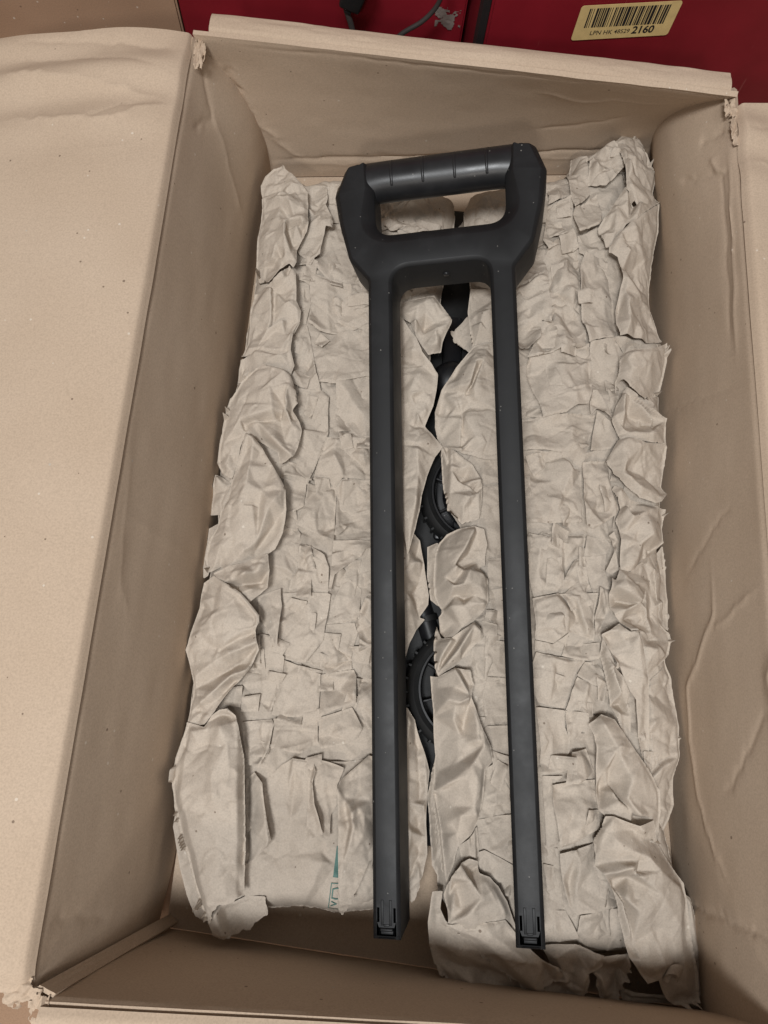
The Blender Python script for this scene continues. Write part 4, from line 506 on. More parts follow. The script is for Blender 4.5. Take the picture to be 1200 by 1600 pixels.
G = 0.00085
def gauss(A, s):
    k = int(3 * s) + 1; x = np.arange(-k, k + 1); g = np.exp(-x * x / (2 * s * s)); g /= g.sum()
    for ax in (0, 1):
        pad = [(k, k) if i == ax else (0, 0) for i in (0, 1)]; B = np.pad(A, pad, mode='edge'); n = A.shape[ax]
        A = sum(g[i] * (B[i:i + n] if ax == 0 else B[:, i:i + n]) for i in range(2 * k + 1))
    return A
def inside(poly, X, Y):
    m = np.zeros(X.shape, bool); x, y = poly[:, 0], poly[:, 1]; n = len(poly); j = n - 1
    for i in range(n):
        if y[i] != y[j]:
            c = ((y[i] > Y) != (y[j] > Y)) & (X < (x[j] - x[i]) * (Y - y[i]) / (y[j] - y[i]) + x[i]); m ^= c
        j = i
    return m
def inside_grid(poly, x0, y0, nx, ny):
    """scanline fill of the outline on the regular grid"""
    T = np.zeros((nx + 1, ny), np.int32); n = len(poly)
    for i in range(n):
        (xa, ya), (xb, yb) = poly[i], poly[(i + 1) % n]
        if ya == yb: continue
        if ya > yb: xa, ya, xb, yb = xb, yb, xa, ya
        j0 = max(0, math.ceil((ya - y0) / G)); j1 = min(ny, math.ceil((yb - y0) / G))
        if j1 <= j0: continue
        j = np.arange(j0, j1); xc = xa + (xb - xa) * (y0 + j * G - ya) / (yb - ya)
        k = np.clip(np.ceil((xc - x0) / G).astype(int), 0, nx); np.add.at(T, (k, j), 1)
    return (np.cumsum(T, 0)[:nx] % 2).astype(bool)
def near_poly(poly, Q):
    best = np.full(len(Q), 1e9); pt = np.zeros((len(Q), 2)); n = len(poly)
    for i in range(n):
        a, b = poly[i], poly[(i + 1) % n]; ab = b - a; L = ab @ ab
        if L == 0: continue
        t = np.clip(((Q - a) @ ab) / L, 0, 1); c = a + t[:, None] * ab; d = np.hypot(*(Q - c).T); m = d < best
        best[m] = d[m]; pt[m] = c[m]
    return best, pt
def densify(out, torn, r, closed=True):
    p = np.array(out, float); n = len(p); res = []
    ph = r.uniform(0, 6.28, 4)
    acc = 0; ylo = p[:, 1].min() + .024
    for i in range(n):
        a, b = p[i], p[(i + 1) % n]; L = np.hypot(*(b - a)[:2]); tn = torn and (a[1] + b[1]) / 2 < ylo; k = max(2, int(L / (0.0012 if tn else 0.004)))
        nrm = np.array((b - a)[:2])[::-1] * (1, -1) / (L + 1e-9)
        bow = r.normal() * L * .012
        for j in range(k):
            t = j / k; q = a + (b - a) * t
            off = bow * math.sin(math.pi * t)
            if tn: off += .0011 * math.sin(acc * 520 + ph[0]) * math.sin(acc * 171 + ph[1]) + r.normal() * .00035
            q[:2] += nrm * off * (1 if 0 < j else 0); res.append(q); acc += L / k
    return np.array(res)
def facets(shape, spacing, seed, ani=1.0):
    """faceted crumple: random heights joined by flat triangles"""
    r = np.random.default_rng(seed); nx, ny = shape
    sx, sy = nx * G, ny * G; cx, cy = int(sx / spacing) + 2, int(sy / (spacing * ani)) + 2
    pts = []
    for i in range(-1, cx + 1):
        for j in range(-1, cy + 1):
            pts.append(((i + r.uniform(0, 1)) * spacing, (j + r.uniform(0, 1)) * spacing * ani, r.normal()))
    X, Y = np.meshgrid(np.arange(nx) * G, np.arange(ny) * G, indexing='ij')
    return tri_raster(np.array(pts), [], X, Y)
FSH = (330, 460)
FAC = [facets(FSH, .024, 3, 1.2), facets(FSH, .011, 4, .8), facets(FSH, .0052, 5, 1.1)]
def crease_lines(shape, n, seed):
    """sharp little pinched folds scattered over the sheet"""
    r = np.random.default_rng(seed); M_ = np.zeros(shape)
    for _ in range(n):
        L = r.uniform(.006, .048); a = r.uniform(0, math.pi); c = np.array((r.uniform(0, shape[0] * G), r.uniform(0, shape[1] * G))); d = np.array((math.cos(a), math.sin(a)))
        p, q = c - d * L / 2, c + d * L / 2; lo = np.minimum(p, q) - .006; hi = np.maximum(p, q) + .006
        i0, j0 = np.maximum((lo / G).astype(int), 0); i1, j1 = np.minimum((hi / G).astype(int), shape)
        if i1 <= i0 or j1 <= j0: continue
        X, Y = np.meshgrid(np.arange(i0, i1) * G, np.arange(j0, j1) * G, indexing='ij')
        tt = ((X - c[0]) * d[0] + (Y - c[1]) * d[1]) / (L / 2); sd = -(X - c[0]) * d[1] + (Y - c[1]) * d[0] + r.normal() * .002 * (tt ** 2)
        env = np.clip(1 - np.abs(tt), 0, 1) ** .6; w1 = r.uniform(.0009, .0024); amp = r.choice((-1, 1)) * r.uniform(.0003, .0010)
        M_[i0:i1, j0:j1] += amp * env * (np.exp(-np.abs(sd) / w1) - .35 * np.exp(-np.abs(sd - w1 * 1.5) / (w1 * 1.2)))
    return M_
CRL = crease_lines(FSH, 640, 77)
def noise_patch(shape, r):
    out = np.zeros(shape)
    for F, a in zip(FAC + [CRL], (.0027, .0017, .00038, 1.7)):
        A = F[::-1] if r.random() < .5 else F
        if r.random() < .5: A = A[:, ::-1]
        i0 = r.integers(0, FSH[0]); j0 = r.integers(0, FSH[1])
        ii = (i0 + np.arange(shape[0])); jj = (j0 + np.arange(shape[1]))
        ii = np.abs((ii + FSH[0]) % (2 * FSH[0]) - FSH[0]).clip(0, FSH[0] - 1); jj = np.abs((jj + FSH[1]) % (2 * FSH[1]) - FSH[1]).clip(0, FSH[1] - 1)
        out += a * A[np.ix_(ii, jj)]
    return out
class Sheets:
    def __init__(s, base, level, seed):
        b = np.array(base, float) / 1e4; s.x0, s.y0 = b.min(0) - .03; x1, y1 = b.max(0) + .03
        s.nx, s.ny = int((x1 - s.x0) / G) + 1, int((y1 - s.y0) / G) + 1
        s.X, s.Y = np.meshgrid(s.x0 + np.arange(s.nx) * G, s.y0 + np.arange(s.ny) * G, indexing='ij')
        s.H = np.full((s.nx, s.ny), .004); s.r = np.random.default_rng(seed); s.level = level; s.V = []; s.F = []; s.nv = 0
        poly = densify(b, False, s.r)[:, :2]; m = inside_grid(poly, s.x0, s.y0, s.nx, s.ny)
        d, _ = near_poly(b, np.c_[s.X.ravel(), s.Y.ravel()]); d = d.reshape(s.X.shape)
        h = level(s.Y) - .001 + noise_patch((s.nx, s.ny), s.r) * .9 - .020 * np.exp(-d / .007)
        s.base_mask = m
        s.emit(poly, m, h, 0, 0, .012, .006); s.H = np.where(m, h, s.H)
    def emit(s, poly, m, h, i0, j0, skirt, inn):
        """mesh of one sheet: grid cells touching the outline, edge vertices pulled onto it"""
        mm = np.pad(m, 2); hh = np.pad(h, 2, mode='edge')
        near = mm.copy(); near[1:] |= mm[:-1]; near[:-1] |= mm[1:]; near[:, 1:] |= near[:, :-1].copy(); near[:, :-1] |= near[:, 1:].copy()
        q = mm[:-1, :-1] & mm[1:, :-1] & mm[1:, 1:] & mm[:-1, 1:]
        anyc = mm[:-1, :-1].astype(int) + mm[1:, :-1] + mm[1:, 1:] + mm[:-1, 1:]
        cell = anyc >= 2
        used = np.zeros(mm.shape, bool)
        for a, b in ((0, 0), (1, 0), (1, 1), (0, 1)): used[a:used.shape[0] - 1 + a, b:used.shape[1] - 1 + b] |= cell
        full = np.zeros(mm.shape, int)
        for a, b in ((0, 0), (1, 0), (1, 1), (0, 1)): full[a:full.shape[0] - 1 + a, b:full.shape[1] - 1 + b] += cell
        edge = used & (full < 4)
        gi, gj = np.where(used); x = s.x0 + (gi - 2 + i0) * G; y = s.y0 + (gj - 2 + j0) * G; z = hh[gi, gj].copy()
        e = edge[gi, gj]
        if e.any():
            Q = np.c_[x[e], y[e]]; _, pt = near_poly(poly, Q); x[e], y[e] = pt[:, 0], pt[:, 1]
        # heights outside the outline: take the nearest inside neighbour
        zi = np.where(mm, hh, 0.); cnt = mm.astype(float)
        acc = np.zeros_like(zi); ac = np.zeros_like(cnt)
        for a in (-1, 0, 1):
            for b in (-1, 0, 1): acc += np.roll(np.roll(zi, a, 0), b, 1); ac += np.roll(np.roll(cnt, a, 0), b, 1)
        fill = np.where(ac > 0, acc / np.maximum(ac, 1), hh); out = ~mm[gi, gj]; z[out] = fill[gi, gj][out]
        num = -np.ones(mm.shape, int); num[gi, gj] = np.arange(len(gi)) + s.nv
        c = np.where(cell); F = np.stack([num[c[0], c[1]], num[c[0] + 1, c[1]], num[c[0] + 1, c[1] + 1], num[c[0], c[1] + 1]], -1)
        V = np.c_[x, y, z]; s.V.append(V); s.F.append(F); base = s.nv; s.nv += len(V)
        if skirt:
            # roll the outer edge under
            ed = np.concatenate([F[:, [0, 1]], F[:, [1, 2]], F[:, [2, 3]], F[:, [3, 0]]]); key = np.sort(ed, 1).astype(np.int64); key = key[:, 0] * 10000000 + key[:, 1]; _, inv, ct = np.unique(key, return_inverse=True, return_counts=True)
            be = ed[(ct[inv.ravel()] == 1)]; ctr = V[:, :2].mean(0)
            if inn != .006:
                g0 = gauss(mm.astype(float), 6); ax_, ay_ = np.gradient(g0); lg = np.hypot(ax_, ay_) + 1e-9; dx_, dy_ = (ax_ / lg)[gi, gj], (ay_ / lg)[gi, gj]
                qi = np.clip(((V[:, 0] - dx_ * .009 - s.x0) / G).astype(int), 0, s.nx - 1); qj = np.clip(((V[:, 1] - dy_ * .009 - s.y0) / G).astype(int), 0, s.ny - 1)
                keepv = ~s.base_mask[qi, qj]
                be = be[keepv[be[:, 0] - base] & keepv[be[:, 1] - base]]
            if len(be):
                vid = np.unique(be); mp = {int(v): s.nv + i for i, v in enumerate(vid)}
                # inward direction from the blurred mask
                g = gauss(mm.astype(float), 6); gx, gy = np.gradient(g); li = vid - base
                nx_, ny_ = gx[gi[li], gj[li]], gy[gi[li], gj[li]]; L = np.hypot(nx_, ny_) + 1e-9
                W = V[li].copy(); W[:, 0] += nx_ / L * inn; W[:, 1] += ny_ / L * inn; W[:, 2] = np.maximum(W[:, 2] - skirt * (1 + .3 * np.sin(W[:, 1] * 160)), .002)
                s.V.append(W); s.F.append(np.array([[a, b, mp[int(b)], mp[int(a)]] for a, b in be])); s.nv += len(W)
    def add(s, fold):
        kind, out, cr, amp, torn, skirt = fold; rel = kind == 'r'
        o = np.array(out, float) * 1e-4; o = densify(o, torn, s.r); poly = o[:, :2]
        lo = poly.min(0) - 4 * G; hi = poly.max(0) + 4 * G
        i0, j0 = max(0, int((lo[0] - s.x0) / G)), max(0, int((lo[1] - s.y0) / G)); i1, j1 = min(s.nx, int((hi[0] - s.x0) / G) + 2), min(s.ny, int((hi[1] - s.y0) / G) + 2)
        X, Y = s.X[i0:i1, j0:j1], s.Y[i0:i1, j0:j1]
        m = inside_grid(poly, X[0, 0], Y[0, 0], *X.shape)
        pts = [list(p) for p in np.array(out, float) * 1e-4]; cons = [(k, (k + 1) % len(pts)) for k in range(len(pts))]
        for line in cr:
            st = len(pts)
            for p in line: pts.append([v * 1e-4 for v in p])
            cons += [(k, k + 1) for k in range(st, len(pts) - 1)]
        h = tri_raster(np.array(pts), cons, X, Y)
        d, _ = near_poly(np.array(out, float)[:, :2] * 1e-4, np.c_[X.ravel(), Y.ravel()]); d = d.reshape(X.shape)
        h = .25 * gauss(h, 2.4) + .75 * gauss(h, .45) if not rel else gauss(h, .8)
        nz = noise_patch(h.shape, s.r) * amp
        Hc = s.H[i0:i1, j0:j1]
        if rel:
            low = gauss(Hc, 6.0); h = low + h * 1.9 - .0014 + nz * 1.8
            h = h - .0003 * np.exp(-(d / .0012) ** 1.2) * (1 - .6 * torn)
        else:
            h = h + nz * np.clip(d / .004, .35, 1) * 1.75 - .0003 * np.exp(-(d / .0012) ** 1.2) * (1 - .7 * torn)
            h = np.where(d > .004, np.maximum(h, Hc + .0006), h)
        s.emit(poly, m, h, i0, j0, .014 if skirt else 0, .005)
        s.H[i0:i1, j0:j1] = np.where(m, np.maximum(Hc, h), Hc)
    def mesh(s, name):
        return mesh_np(name, np.concatenate(s.V), np.concatenate(s.F))
    def height(s, x, y):
        return float(s.H[int(round((x - s.x0) / G)), int(round((y - s.y0) / G))])

def pad(base, folds, level, seed, label):
    t = tag(empty('packing_paper_pad', (0, 0, 0)), label, 'packing paper', 'crumpled paper pads in the box')
    S = Sheets(base, level, seed)
    last_r = max(i for i, f in enumerate(folds) if f[0] == 'r')
    for i, f in enumerate(folds):
        if i == last_r:
            rr = np.random.default_rng(seed + 9); b = np.array(base, float) / 1e4; k = 0
            while k < 75:
                c = np.array((rr.uniform(b[:, 0].min(), b[:, 0].max()), rr.uniform(b[:, 1].min(), b[:, 1].max())))
                if not inside(b, np.array([[c[0]]]), np.array([[c[1]]]))[0, 0] or near_poly(b, c[None])[0][0] < .022 or (seed == 21 and c[1] < -.22 and c[0] < -.05): continue
                k += 1; sx, sy = rr.uniform(.005, .013), rr.uniform(.004, .010); a = rr.normal() * .22 + rr.choice((0, math.pi / 2, math.pi, -math.pi / 2))
                qd = [(-sx, -sy), (sx * rr.uniform(.7, 1.2), -sy * rr.uniform(.6, 1.2)), (sx, sy * rr.uniform(.6, 1.1)), (-sx * rr.uniform(.5, 1), sy)]
                lf = [rr.uniform(.0018, .0042), rr.uniform(.0015, .0036), 0, 0]
                S.add(['r', [[(c[0] + x * math.cos(a) - y * math.sin(a)) * 1e4, (c[1] + x * math.sin(a) + y * math.cos(a)) * 1e4, l * 1e4] for (x, y), l in zip(qd, lf)], [], .6, 0, 0])
            S.snap = S.H.copy()
        S.add(f)
    link('crumpled_sheet', S.mesh('crumpled_sheet'), M_PAPER, t)
    return t, S
lev_l = lambda y: .048 + .0125 * (y + .02)
lev_r = lambda y: .0595 + .008 * (y + .02)
left_pad, SL = pad(LEFT_BASE, LEFT_FOLDS, lev_l, 21, 'crumpled kraft paper pad under the left leg of the black handle, with green print')
right_pad, SR = pad(RIGHT_BASE, RIGHT_FOLDS, lev_r, 22, 'crumpled kraft paper pad under the right leg of the black handle, torn lower end')

# small curl at the torn end of the right pad
bm = bmesh.new(); n = 28; rows = []
for k in range(n):
    a = -0.6 + k / (n - 1) * 5.2; rr = .0066 - .0009 * k / n * 3
    rows.append([bm.verts.new((.1850 + rr * math.cos(a) + .004 * q, -.3385 + rr * .75 * math.sin(a) + .006 * q, .0625 + rr * .5 * math.sin(a) - .001 * q)) for q in np.linspace(0, 1, 8)])
for k in range(n - 1):
    for q in range(7): bm.faces.new((rows[k][q], rows[k + 1][q], rows[k + 1][q + 1], rows[k][q + 1]))
link('curled_scrap', bm_mesh('curled_scrap', bm), M_PAPER, right_pad)

# ------------------------------------------------------------------ writing helper
def text_mesh(body, size, bold=0.0):
    c = bpy.data.curves.new('lettering', 'FONT'); c.body = body; c.size = size; c.align_x = 'LEFT'; c.offset = bold; c.resolution_u = 3
    o = bpy.data.objects.new('lettering', c); COL.objects.link(o)
    dg = bpy.context.evaluated_depsgraph_get(); me = bpy.data.meshes.new_from_object(o.evaluated_get(dg))
    bpy.data.objects.remove(o); return me
# green print on the left pad, hugging the sheet
def hug(name, V, F, mat, parent, S, lift=.0009):
    V = [(x, y, S.height(x, y) + lift) for x, y in V]
    me = bpy.data.meshes.new(name); me.from_pydata(V, [], F); return link(name, me, mat, parent, False)
PX = lambda u, v: (-.0615 + u, -.3275 + v)
def strip(x0, y0, x1, y1, n=10, k=10):
    V, F = [], []
    for i in range(n + 1):
        for j in range(k + 1): V.append((x0 + (x1 - x0) * i / n, y0 + (y1 - y0) * j / k))
    for i in range(n):
        for j in range(k): F.append((i * (k + 1) + j, (i + 1) * (k + 1) + j, (i + 1) * (k + 1) + j + 1, i * (k + 1) + j + 1))
    return V, F

def stroke(pts, wd, n=8):
    V, F = [], []
    for a, b in zip(pts[:-1], pts[1:]):
        a, b = np.array(a), np.array(b); d = b - a; L = np.hypot(*d); nn = np.array((-d[1], d[0])) / L * wd / 2; d = d / L
        a, b = a - d * wd * .3, b + d * wd * .3; st = len(V)
        for i in range(n + 1):
            c = a + (b - a) * i / n; V += [tuple(c - nn), tuple(c + nn)]
        F += [(st + 2 * i, st + 2 * i + 2, st + 2 * i + 3, st + 2 * i + 1) for i in range(n)]
    return V, F
SP = SL.snap
class _H:
    def height(s, x, y): return float(SP[int(round((x - SL.x0) / G)), int(round((y - SL.y0) / G))])
HP = _H()
fx = lambda x, y: (x + (y + .3026) * .05, y)
T_ = lambda l: [fx(*p) for p in l]
hug('print_frame', *stroke(T_([(-.046, -.2926), (-.0604, -.2926), (-.0604, -.3117), (-.046, -.3117)]), .0006, 30), M_GREEN, left_pad, HP)
hug('print_letter_v', *stroke(T_([(-.0588, -.3088), (-.0550, -.3070), (-.0588, -.3052)]), .0008), M_GREEN, left_pad, HP)
hug('print_letter_o', *stroke(T_([(-.0572 + .0016, -.3033), (-.0588, -.3026), (-.0588, -.2966), (-.0556, -.2957), (-.050, -.2966), (-.050, -.3026), (-.0556, -.3033)]), .0009), M_GREEN, left_pad, HP)
V_, F_ = strip(-.0598, -.2886, -.0500, -.2672); hug('print_bar', [fx(*p) for p in V_], F_, M_GREEN, left_pad, HP)


# ------------------------------------------------------------------ black handle
HANDLE = empty('handle', (.0282, -.3178, .0900), tuple(math.radians(a) for a in (5.54, -13.88, 3.37)))
tag(HANDLE, 'matt black plastic two-legged handle with ribbed grip lying across the crumpled paper', 'handle')
def fillet(pts):
    """pts: (u, v, radius, inset, drop) -> dense loop of (u, v, inset, drop)"""
    out = []; n = len(pts)
    for i in range(n):
        p0, p, p1 = [np.array(pts[k % n][:2], float) for k in (i - 1, i, i + 1)]; r, ins, dr = pts[i][2:]
        if r == 0: out.append((*p, ins, dr)); continue
        a, b = p0 - p, p1 - p; la, lb = np.linalg.norm(a), np.linalg.norm(b); a /= la; b /= lb
        ang = math.acos(np.clip(a @ b, -1, 1)); t = min(r / math.tan(ang / 2), la * .49, lb * .49); q0, q1 = p + a * t, p + b * t
        k = 10
        for j in range(k + 1):
            s = j / k; out.append((*((1 - s) ** 2 * q0 + 2 * s * (1 - s) * p + s * s * q1), ins, dr))
    return out
half = [(38.9, 0, .8, 2.8, 2.2), (58.4, 0, .8, 2.8, 2.2)]
outer_r = [(58.4, 489, 8, 3, 3), (74, 509, 14, 3.2, 3.5), (82, 541, 12, 4, 4), (86.5, 569, 9, 5, 6), (79.5, 596, 9, 7, 12), (66, 600.5, 10, 8, 14)]
hole_r = [(57, 597, 6, 5, 12), (53.5, 572, 8, 7, 8), (53, 531, 15, 12, 9)]
loopdef = half + outer_r + hole_r + [(-u, v, r, i, d) for u, v, r, i, d in hole_r[::-1]] + [(-u, v, r, i, d) for u, v, r, i, d in outer_r[::-1]] + [(-u, v, r, i, d) for u, v, r, i, d in half[::-1]] + [(-38.9, 498, 15, 3, 3), (38.9, 498, 15, 3, 3)]
loop = np.array(fillet(loopdef))
# subdivide long edges so that the inset varies smoothly
dense = []
for i in range(len(loop)):
    a, b = loop[i], loop[(i + 1) % len(loop)]; k = max(1, int(np.hypot(*(b - a)[:2]) / 12))
    for j in range(k): dense.append(a + (b - a) * j / k)
loop = np.array(dense)
def inset_loop(lp, f):
    nxt = np.roll(lp, -1, 0)[:, :2]; prv = np.roll(lp, 1, 0)[:, :2]; c = lp[:, :2]
    e1 = c - prv; e2 = nxt - c; e1 /= np.linalg.norm(e1, axis=1, keepdims=True) + 1e-9; e2 /= np.linalg.norm(e2, axis=1, keepdims=True) + 1e-9
    t = e1 + e2; t /= np.linalg.norm(t, axis=1, keepdims=True) + 1e-9; n = np.stack([-t[:, 1], t[:, 0]], 1)
    cosb = np.clip((np.stack([-e1[:, 1], e1[:, 0]], 1) * n).sum(1), .4, 1)
    return c + n * (lp[:, 2] * f / cosb)[:, None]
area = .5 * np.sum(loop[:, 0] * np.roll(loop[:, 1], -1) - np.roll(loop[:, 0], -1) * loop[:, 1])
if area < 0: loop = loop[::-1]
DEPTH = 41.0
def slot_loop(u0, u1, v0, v1): return [(u0, v0), (u1, v0), (u1, v1), (u0, v1)]
slots = []
for sgn in (-1, 1):
    c = sgn * 48.65
    slots += [slot_loop(c - 6.6, c - 4.9, 11.5, 21), slot_loop(c + 4.9, c + 6.6, 11.5, 21), slot_loop(c - 5.4, c + 5.4, 1.6, 8.2)]
rings = []
for f, w_ in ((1, 0), (.86, .05), (.10, .80), (0, 1)):
    xy = inset_loop(loop, f); rings.append(np.c_[xy, -loop[:, 3] * w_])
depth = DEPTH - 10.0 * np.clip((loop[:, 1] - 535) / 55, 0, 1)   # the head is shallower than the legs
rings.append(np.c_[loop[:, :2], -depth + 1.2]); rings.append(np.c_[inset_loop(loop, .25), -depth])
bm = bmesh.new(); RV = [[bm.verts.new(p / 1000) for p in r] for r in rings]; n = len(loop)
for a, b in zip(RV[:-1], RV[1:]):
    for i in range(n): bm.faces.new((a[i], a[(i + 1) % n], b[(i + 1) % n], b[i]))
def cap(ring, z, slotverts):
    vs = [Vector((v.co.x * 1000, v.co.y * 1000)) for v in ring]; edges = [(i, (i + 1) % len(vs)) for i in range(len(vs))]; flatv = list(ring)
    for sl in slotverts:
        st = len(vs)
        for v in sl: vs.append(Vector((v.co.x * 1000, v.co.y * 1000))); flatv.append(v)
        edges += [(st + i, st + (i + 1) % 4) for i in range(4)]
    vo, eo, fo, ov, oe, of = delaunay_2d_cdt(vs, edges, [], 0, 1e-6)
    poly = np.array([(v.co.x * 1000, v.co.y * 1000) for v in ring])
    for f in fo:
        cx = np.mean([vo[i].x for i in f]); cy = np.mean([vo[i].y for i in f])
        if not inside(poly, np.array([[cx]]), np.array([[cy]]))[0, 0]: continue
        if any(min(v.co.x for v in sl) * 1000 < cx < max(v.co.x for v in sl) * 1000 and min(v.co.y for v in sl) * 1000 < cy < max(v.co.y for v in sl) * 1000 for sl in slotverts): continue
        try: bm.faces.new([flatv[ov[i][0]] for i in f])
        except Exception: pass
SF = [[bm.verts.new((u / 1000, v / 1000, 0)) for u, v in s] for s in slots]; SBK = [[bm.verts.new((u / 1000, v / 1000, -DEPTH / 1000)) for u, v in s] for s in slots]
for a, b in zip(SF, SBK):
    for i in range(4): bm.faces.new((a[i], a[(i + 1) % 4], b[(i + 1) % 4], b[i]))
cap(RV[0], 0, SF); cap(RV[-1], -DEPTH, SBK)
frame = sharp(link('frame', bm_mesh('frame', bm), M_BLACK, HANDLE), 28)
# grip bar
def revolve(name, prof, axis_pts, mat, parent, seg=40, sq=1.0):
    bm = bmesh.new(); R_ = []
    for (u, rv, rw, cv, cw) in prof:
        R_.append([bm.verts.new((u / 1000, (cv + rv * math.cos(a)) / 1000, (cw + rw * math.sin(a)) / 1000)) for a in [2 * math.pi * k / seg for k in range(seg)]])
    for a, b in zip(R_[:-1], R_[1:]):
        for i in range(seg): bm.faces.new((a[i], a[(i + 1) % seg], b[(i + 1) % seg], b[i]))
    bm.faces.new(R_[0]); bm.faces.new(R_[-1])
    return link(name, bm_mesh(name, bm), mat, parent)
prof = []
for k in range(61):
    u = -68 + 136 * k / 60; e = np.clip((abs(u) - 42) / 22, 0, 1) ** 2
    prof.append((u, 16.6 + 1.2 * e, 15.8 - .6 * e, 584.6 - .8 * e, -16.8 - .3 * e))
grip = revolve('grip', prof, None, M_GRIP, HANDLE)
for u0 in (-38.5, -12.5, 13.5, 39.5):
    bm = bmesh.new(); R_ = []
    for k in range(25):
        a = math.radians(38 + 100 * k / 24); fade = math.sin(math.pi * k / 24) ** .35; R_.append([])
        for q in range(7):
            b = math.pi * q / 6; rr = 15.6 + 1.1 * math.sin(b) * fade; R_[-1].append(bm.verts.new(((u0 - 1.25 * math.cos(b)) / 1000, (584.6 + (rr + .6) * math.cos(a)) / 1000, (-16.8 + rr * math.sin(a)) / 1000)))
    for a, b in zip(R_[:-1], R_[1:]):
        for q in range(6): bm.faces.new((a[q], a[q + 1], b[q + 1], b[q]))
    link('rib', bm_mesh('rib', bm), M_GRIP, grip)
# spring clips at the leg ends
def rbox(bm, x0, x1, y0, y1, z0, z1, bev=.3):
    g = bmesh.ops.create_cube(bm, size=1, matrix=Matrix.Translation(((x0 + x1) / 2000, (y0 + y1) / 2000, (z0 + z1) / 2000)) @ Matrix.Diagonal(((x1 - x0) / 1000, (y1 - y0) / 1000, (z1 - z0) / 1000, 1)))
    es = list({e for v in g['verts'] for e in v.link_edges}); bmesh.ops.bevel(bm, geom=es, offset=bev / 1000, segments=2, affect='EDGES', profile=.5)
for sgn in (-1, 1):
    c = sgn * 48.65; bm = bmesh.new()
    rbox(bm, c - 3.9, c - 2.0, 9.5, 26, -1, .45); rbox(bm, c + 2.0, c + 3.9, 9.5, 26, -1, .45)
    rbox(bm, c - 2.0, c + 2.0, 8.8, 10.4, -1, .35)
    rbox(bm, c - 4.6, c + 4.6, 5.6, 8.0, -2.2, .9, 1.0); rbox(bm, c - 4.4, c + 4.4, 3.2, 5.8, -6, -1.6, .4)
    link('clip', bm_mesh('clip', bm), M_BLACK, HANDLE)
# moulded screw boss under the cross-piece
bm = bmesh.new(); bmesh.ops.create_cone(bm, cap_ends=True, segments=20, radius1=.0028, radius2=.0022, depth=.002, matrix=Matrix.Translation((.003, .4975, -.020)) @ Matrix.Rotation(math.pi / 2, 4, 'X'))
link('screw_boss', bm_mesh('screw_boss', bm), M_GRIP, HANDLE)

# ------------------------------------------------------------------ wheels and hub glimpsed between the pads
def lathe(name, prof, mat, parent, seg=64, mod=None):
    bm = bmesh.new(); R_ = []
    for r, z in prof:
        R_.append([bm.verts.new((r * math.cos(2 * math.pi * k / seg), r * math.sin(2 * math.pi * k / seg), z)) for k in range(seg)])
    for a, b in zip(R_, R_[1:] + R_[:1]):
        for i in range(seg): bm.faces.new((a[i], a[(i + 1) % seg], b[(i + 1) % seg], b[i]))
    return sharp(link(name, bm_mesh(name, bm), mat, parent), 40)
def wheel(loc, rot, label):
    t = tag(empty('wheel', loc, rot), label, 'wheel', 'black wheels between the paper pads')
    ty = lathe('tyre', [(.043, .002), (.046, 0), (.050, .002), (.0525, .006), (.0525, .018), (.050, .022), (.0465, .024), (.043, .022)], M_RUBBER, t)
    for k in range(30):
        a = 2 * math.pi * k / 30; bm = bmesh.new(); rbox(bm, -1.4, 1.4, -1.0, 1.0, 4, 20, .3); o = link('tread_block', bm_mesh('tread_block', bm), M_RUBBER, ty, False)
        o.location = (.0528 * math.cos(a), .0528 * math.sin(a), 0); o.rotation_euler = (0, 0, a)
    rim = lathe('rim', [(.0395, .004), (.043, .003), (.0432, .0215), (.0425, .0232), (.041, .0232), (.040, .0215)], M_HUB, t)
    lathe('ring', [(.030, .004), (.032, .004), (.032, .0195), (.0312, .0205), (.030, .0195)], M_HUB, t)
    for k in range(8):
        a = 2 * math.pi * k / 8 + .2; bm = bmesh.new(); rbox(bm, 11, 41, -.8, .8, 4, 17, .3); o = link('spoke', bm_mesh('spoke', bm), M_HUB, rim, False); o.rotation_euler = (0, 0, a)
    lathe('web', [(.006, .003), (.042, .003), (.042, .0055), (.006, .0055)], M_RUBBER, t, 48)
    lathe('hub', [(.004, .002), (.012, .002), (.012, .020), (.010, .022), (.004, .022)], M_HUB, t, 40)
    return t

body = tag(empty('tool_body', (.016, .04, .001)), 'black plastic tool body lying in the gap under the paper pads', 'tool')
bm = bmesh.new(); rbox(bm, -34, 44, -310, 285, 0, 10, 4); sharp(link('housing', bm_mesh('housing', bm), M_RUBBER, body), 40)  # black housing run long, its lower end standing in for shadow in the gap
bm = bmesh.new(); rbox(bm, -10, 8, -60, 160, 8, 17, 3); sharp(link('housing_rib', bm_mesh('housing_rib', bm), M_HUB, body), 40)
wheel((.0440, .0220, .012), (.03, -.05, .3), 'black spoked wheel glimpsed between the paper pads, the one nearer the grip')
wheel((.0420, -.1470, .012), (-.02, -.06, .1), 'black spoked wheel glimpsed between the paper pads, the one nearer the leg ends')
hc = tag(empty('axle_hub', (.0135, .1330, .004), (0.25, .1, 0)), 'black domed plastic hub with a slot, down between the paper pads', 'hub')
lathe('dome', [(.0004, .0)] + [(.0195, .0), (.0200, .016), (.0190, .024), (.0165, .030), (.012, .0340), (.006, .0358), (.0004, .0362)], M_HUB, hc, 48)
bm = bmesh.new(); rbox(bm, -1.1, 1.1, -13, -4, 30, 35.2, .9); o = link('slot_rib', bm_mesh('slot_rib', bm), M_RUBBER, hc); o.rotation_euler = (-.0, 0, -.12)
rod = tag(empty('axle_rod', (.0030, -.0900, .012), (0, 0, .35)), 'short black rod lying between the two wheels, under the paper', 'rod')
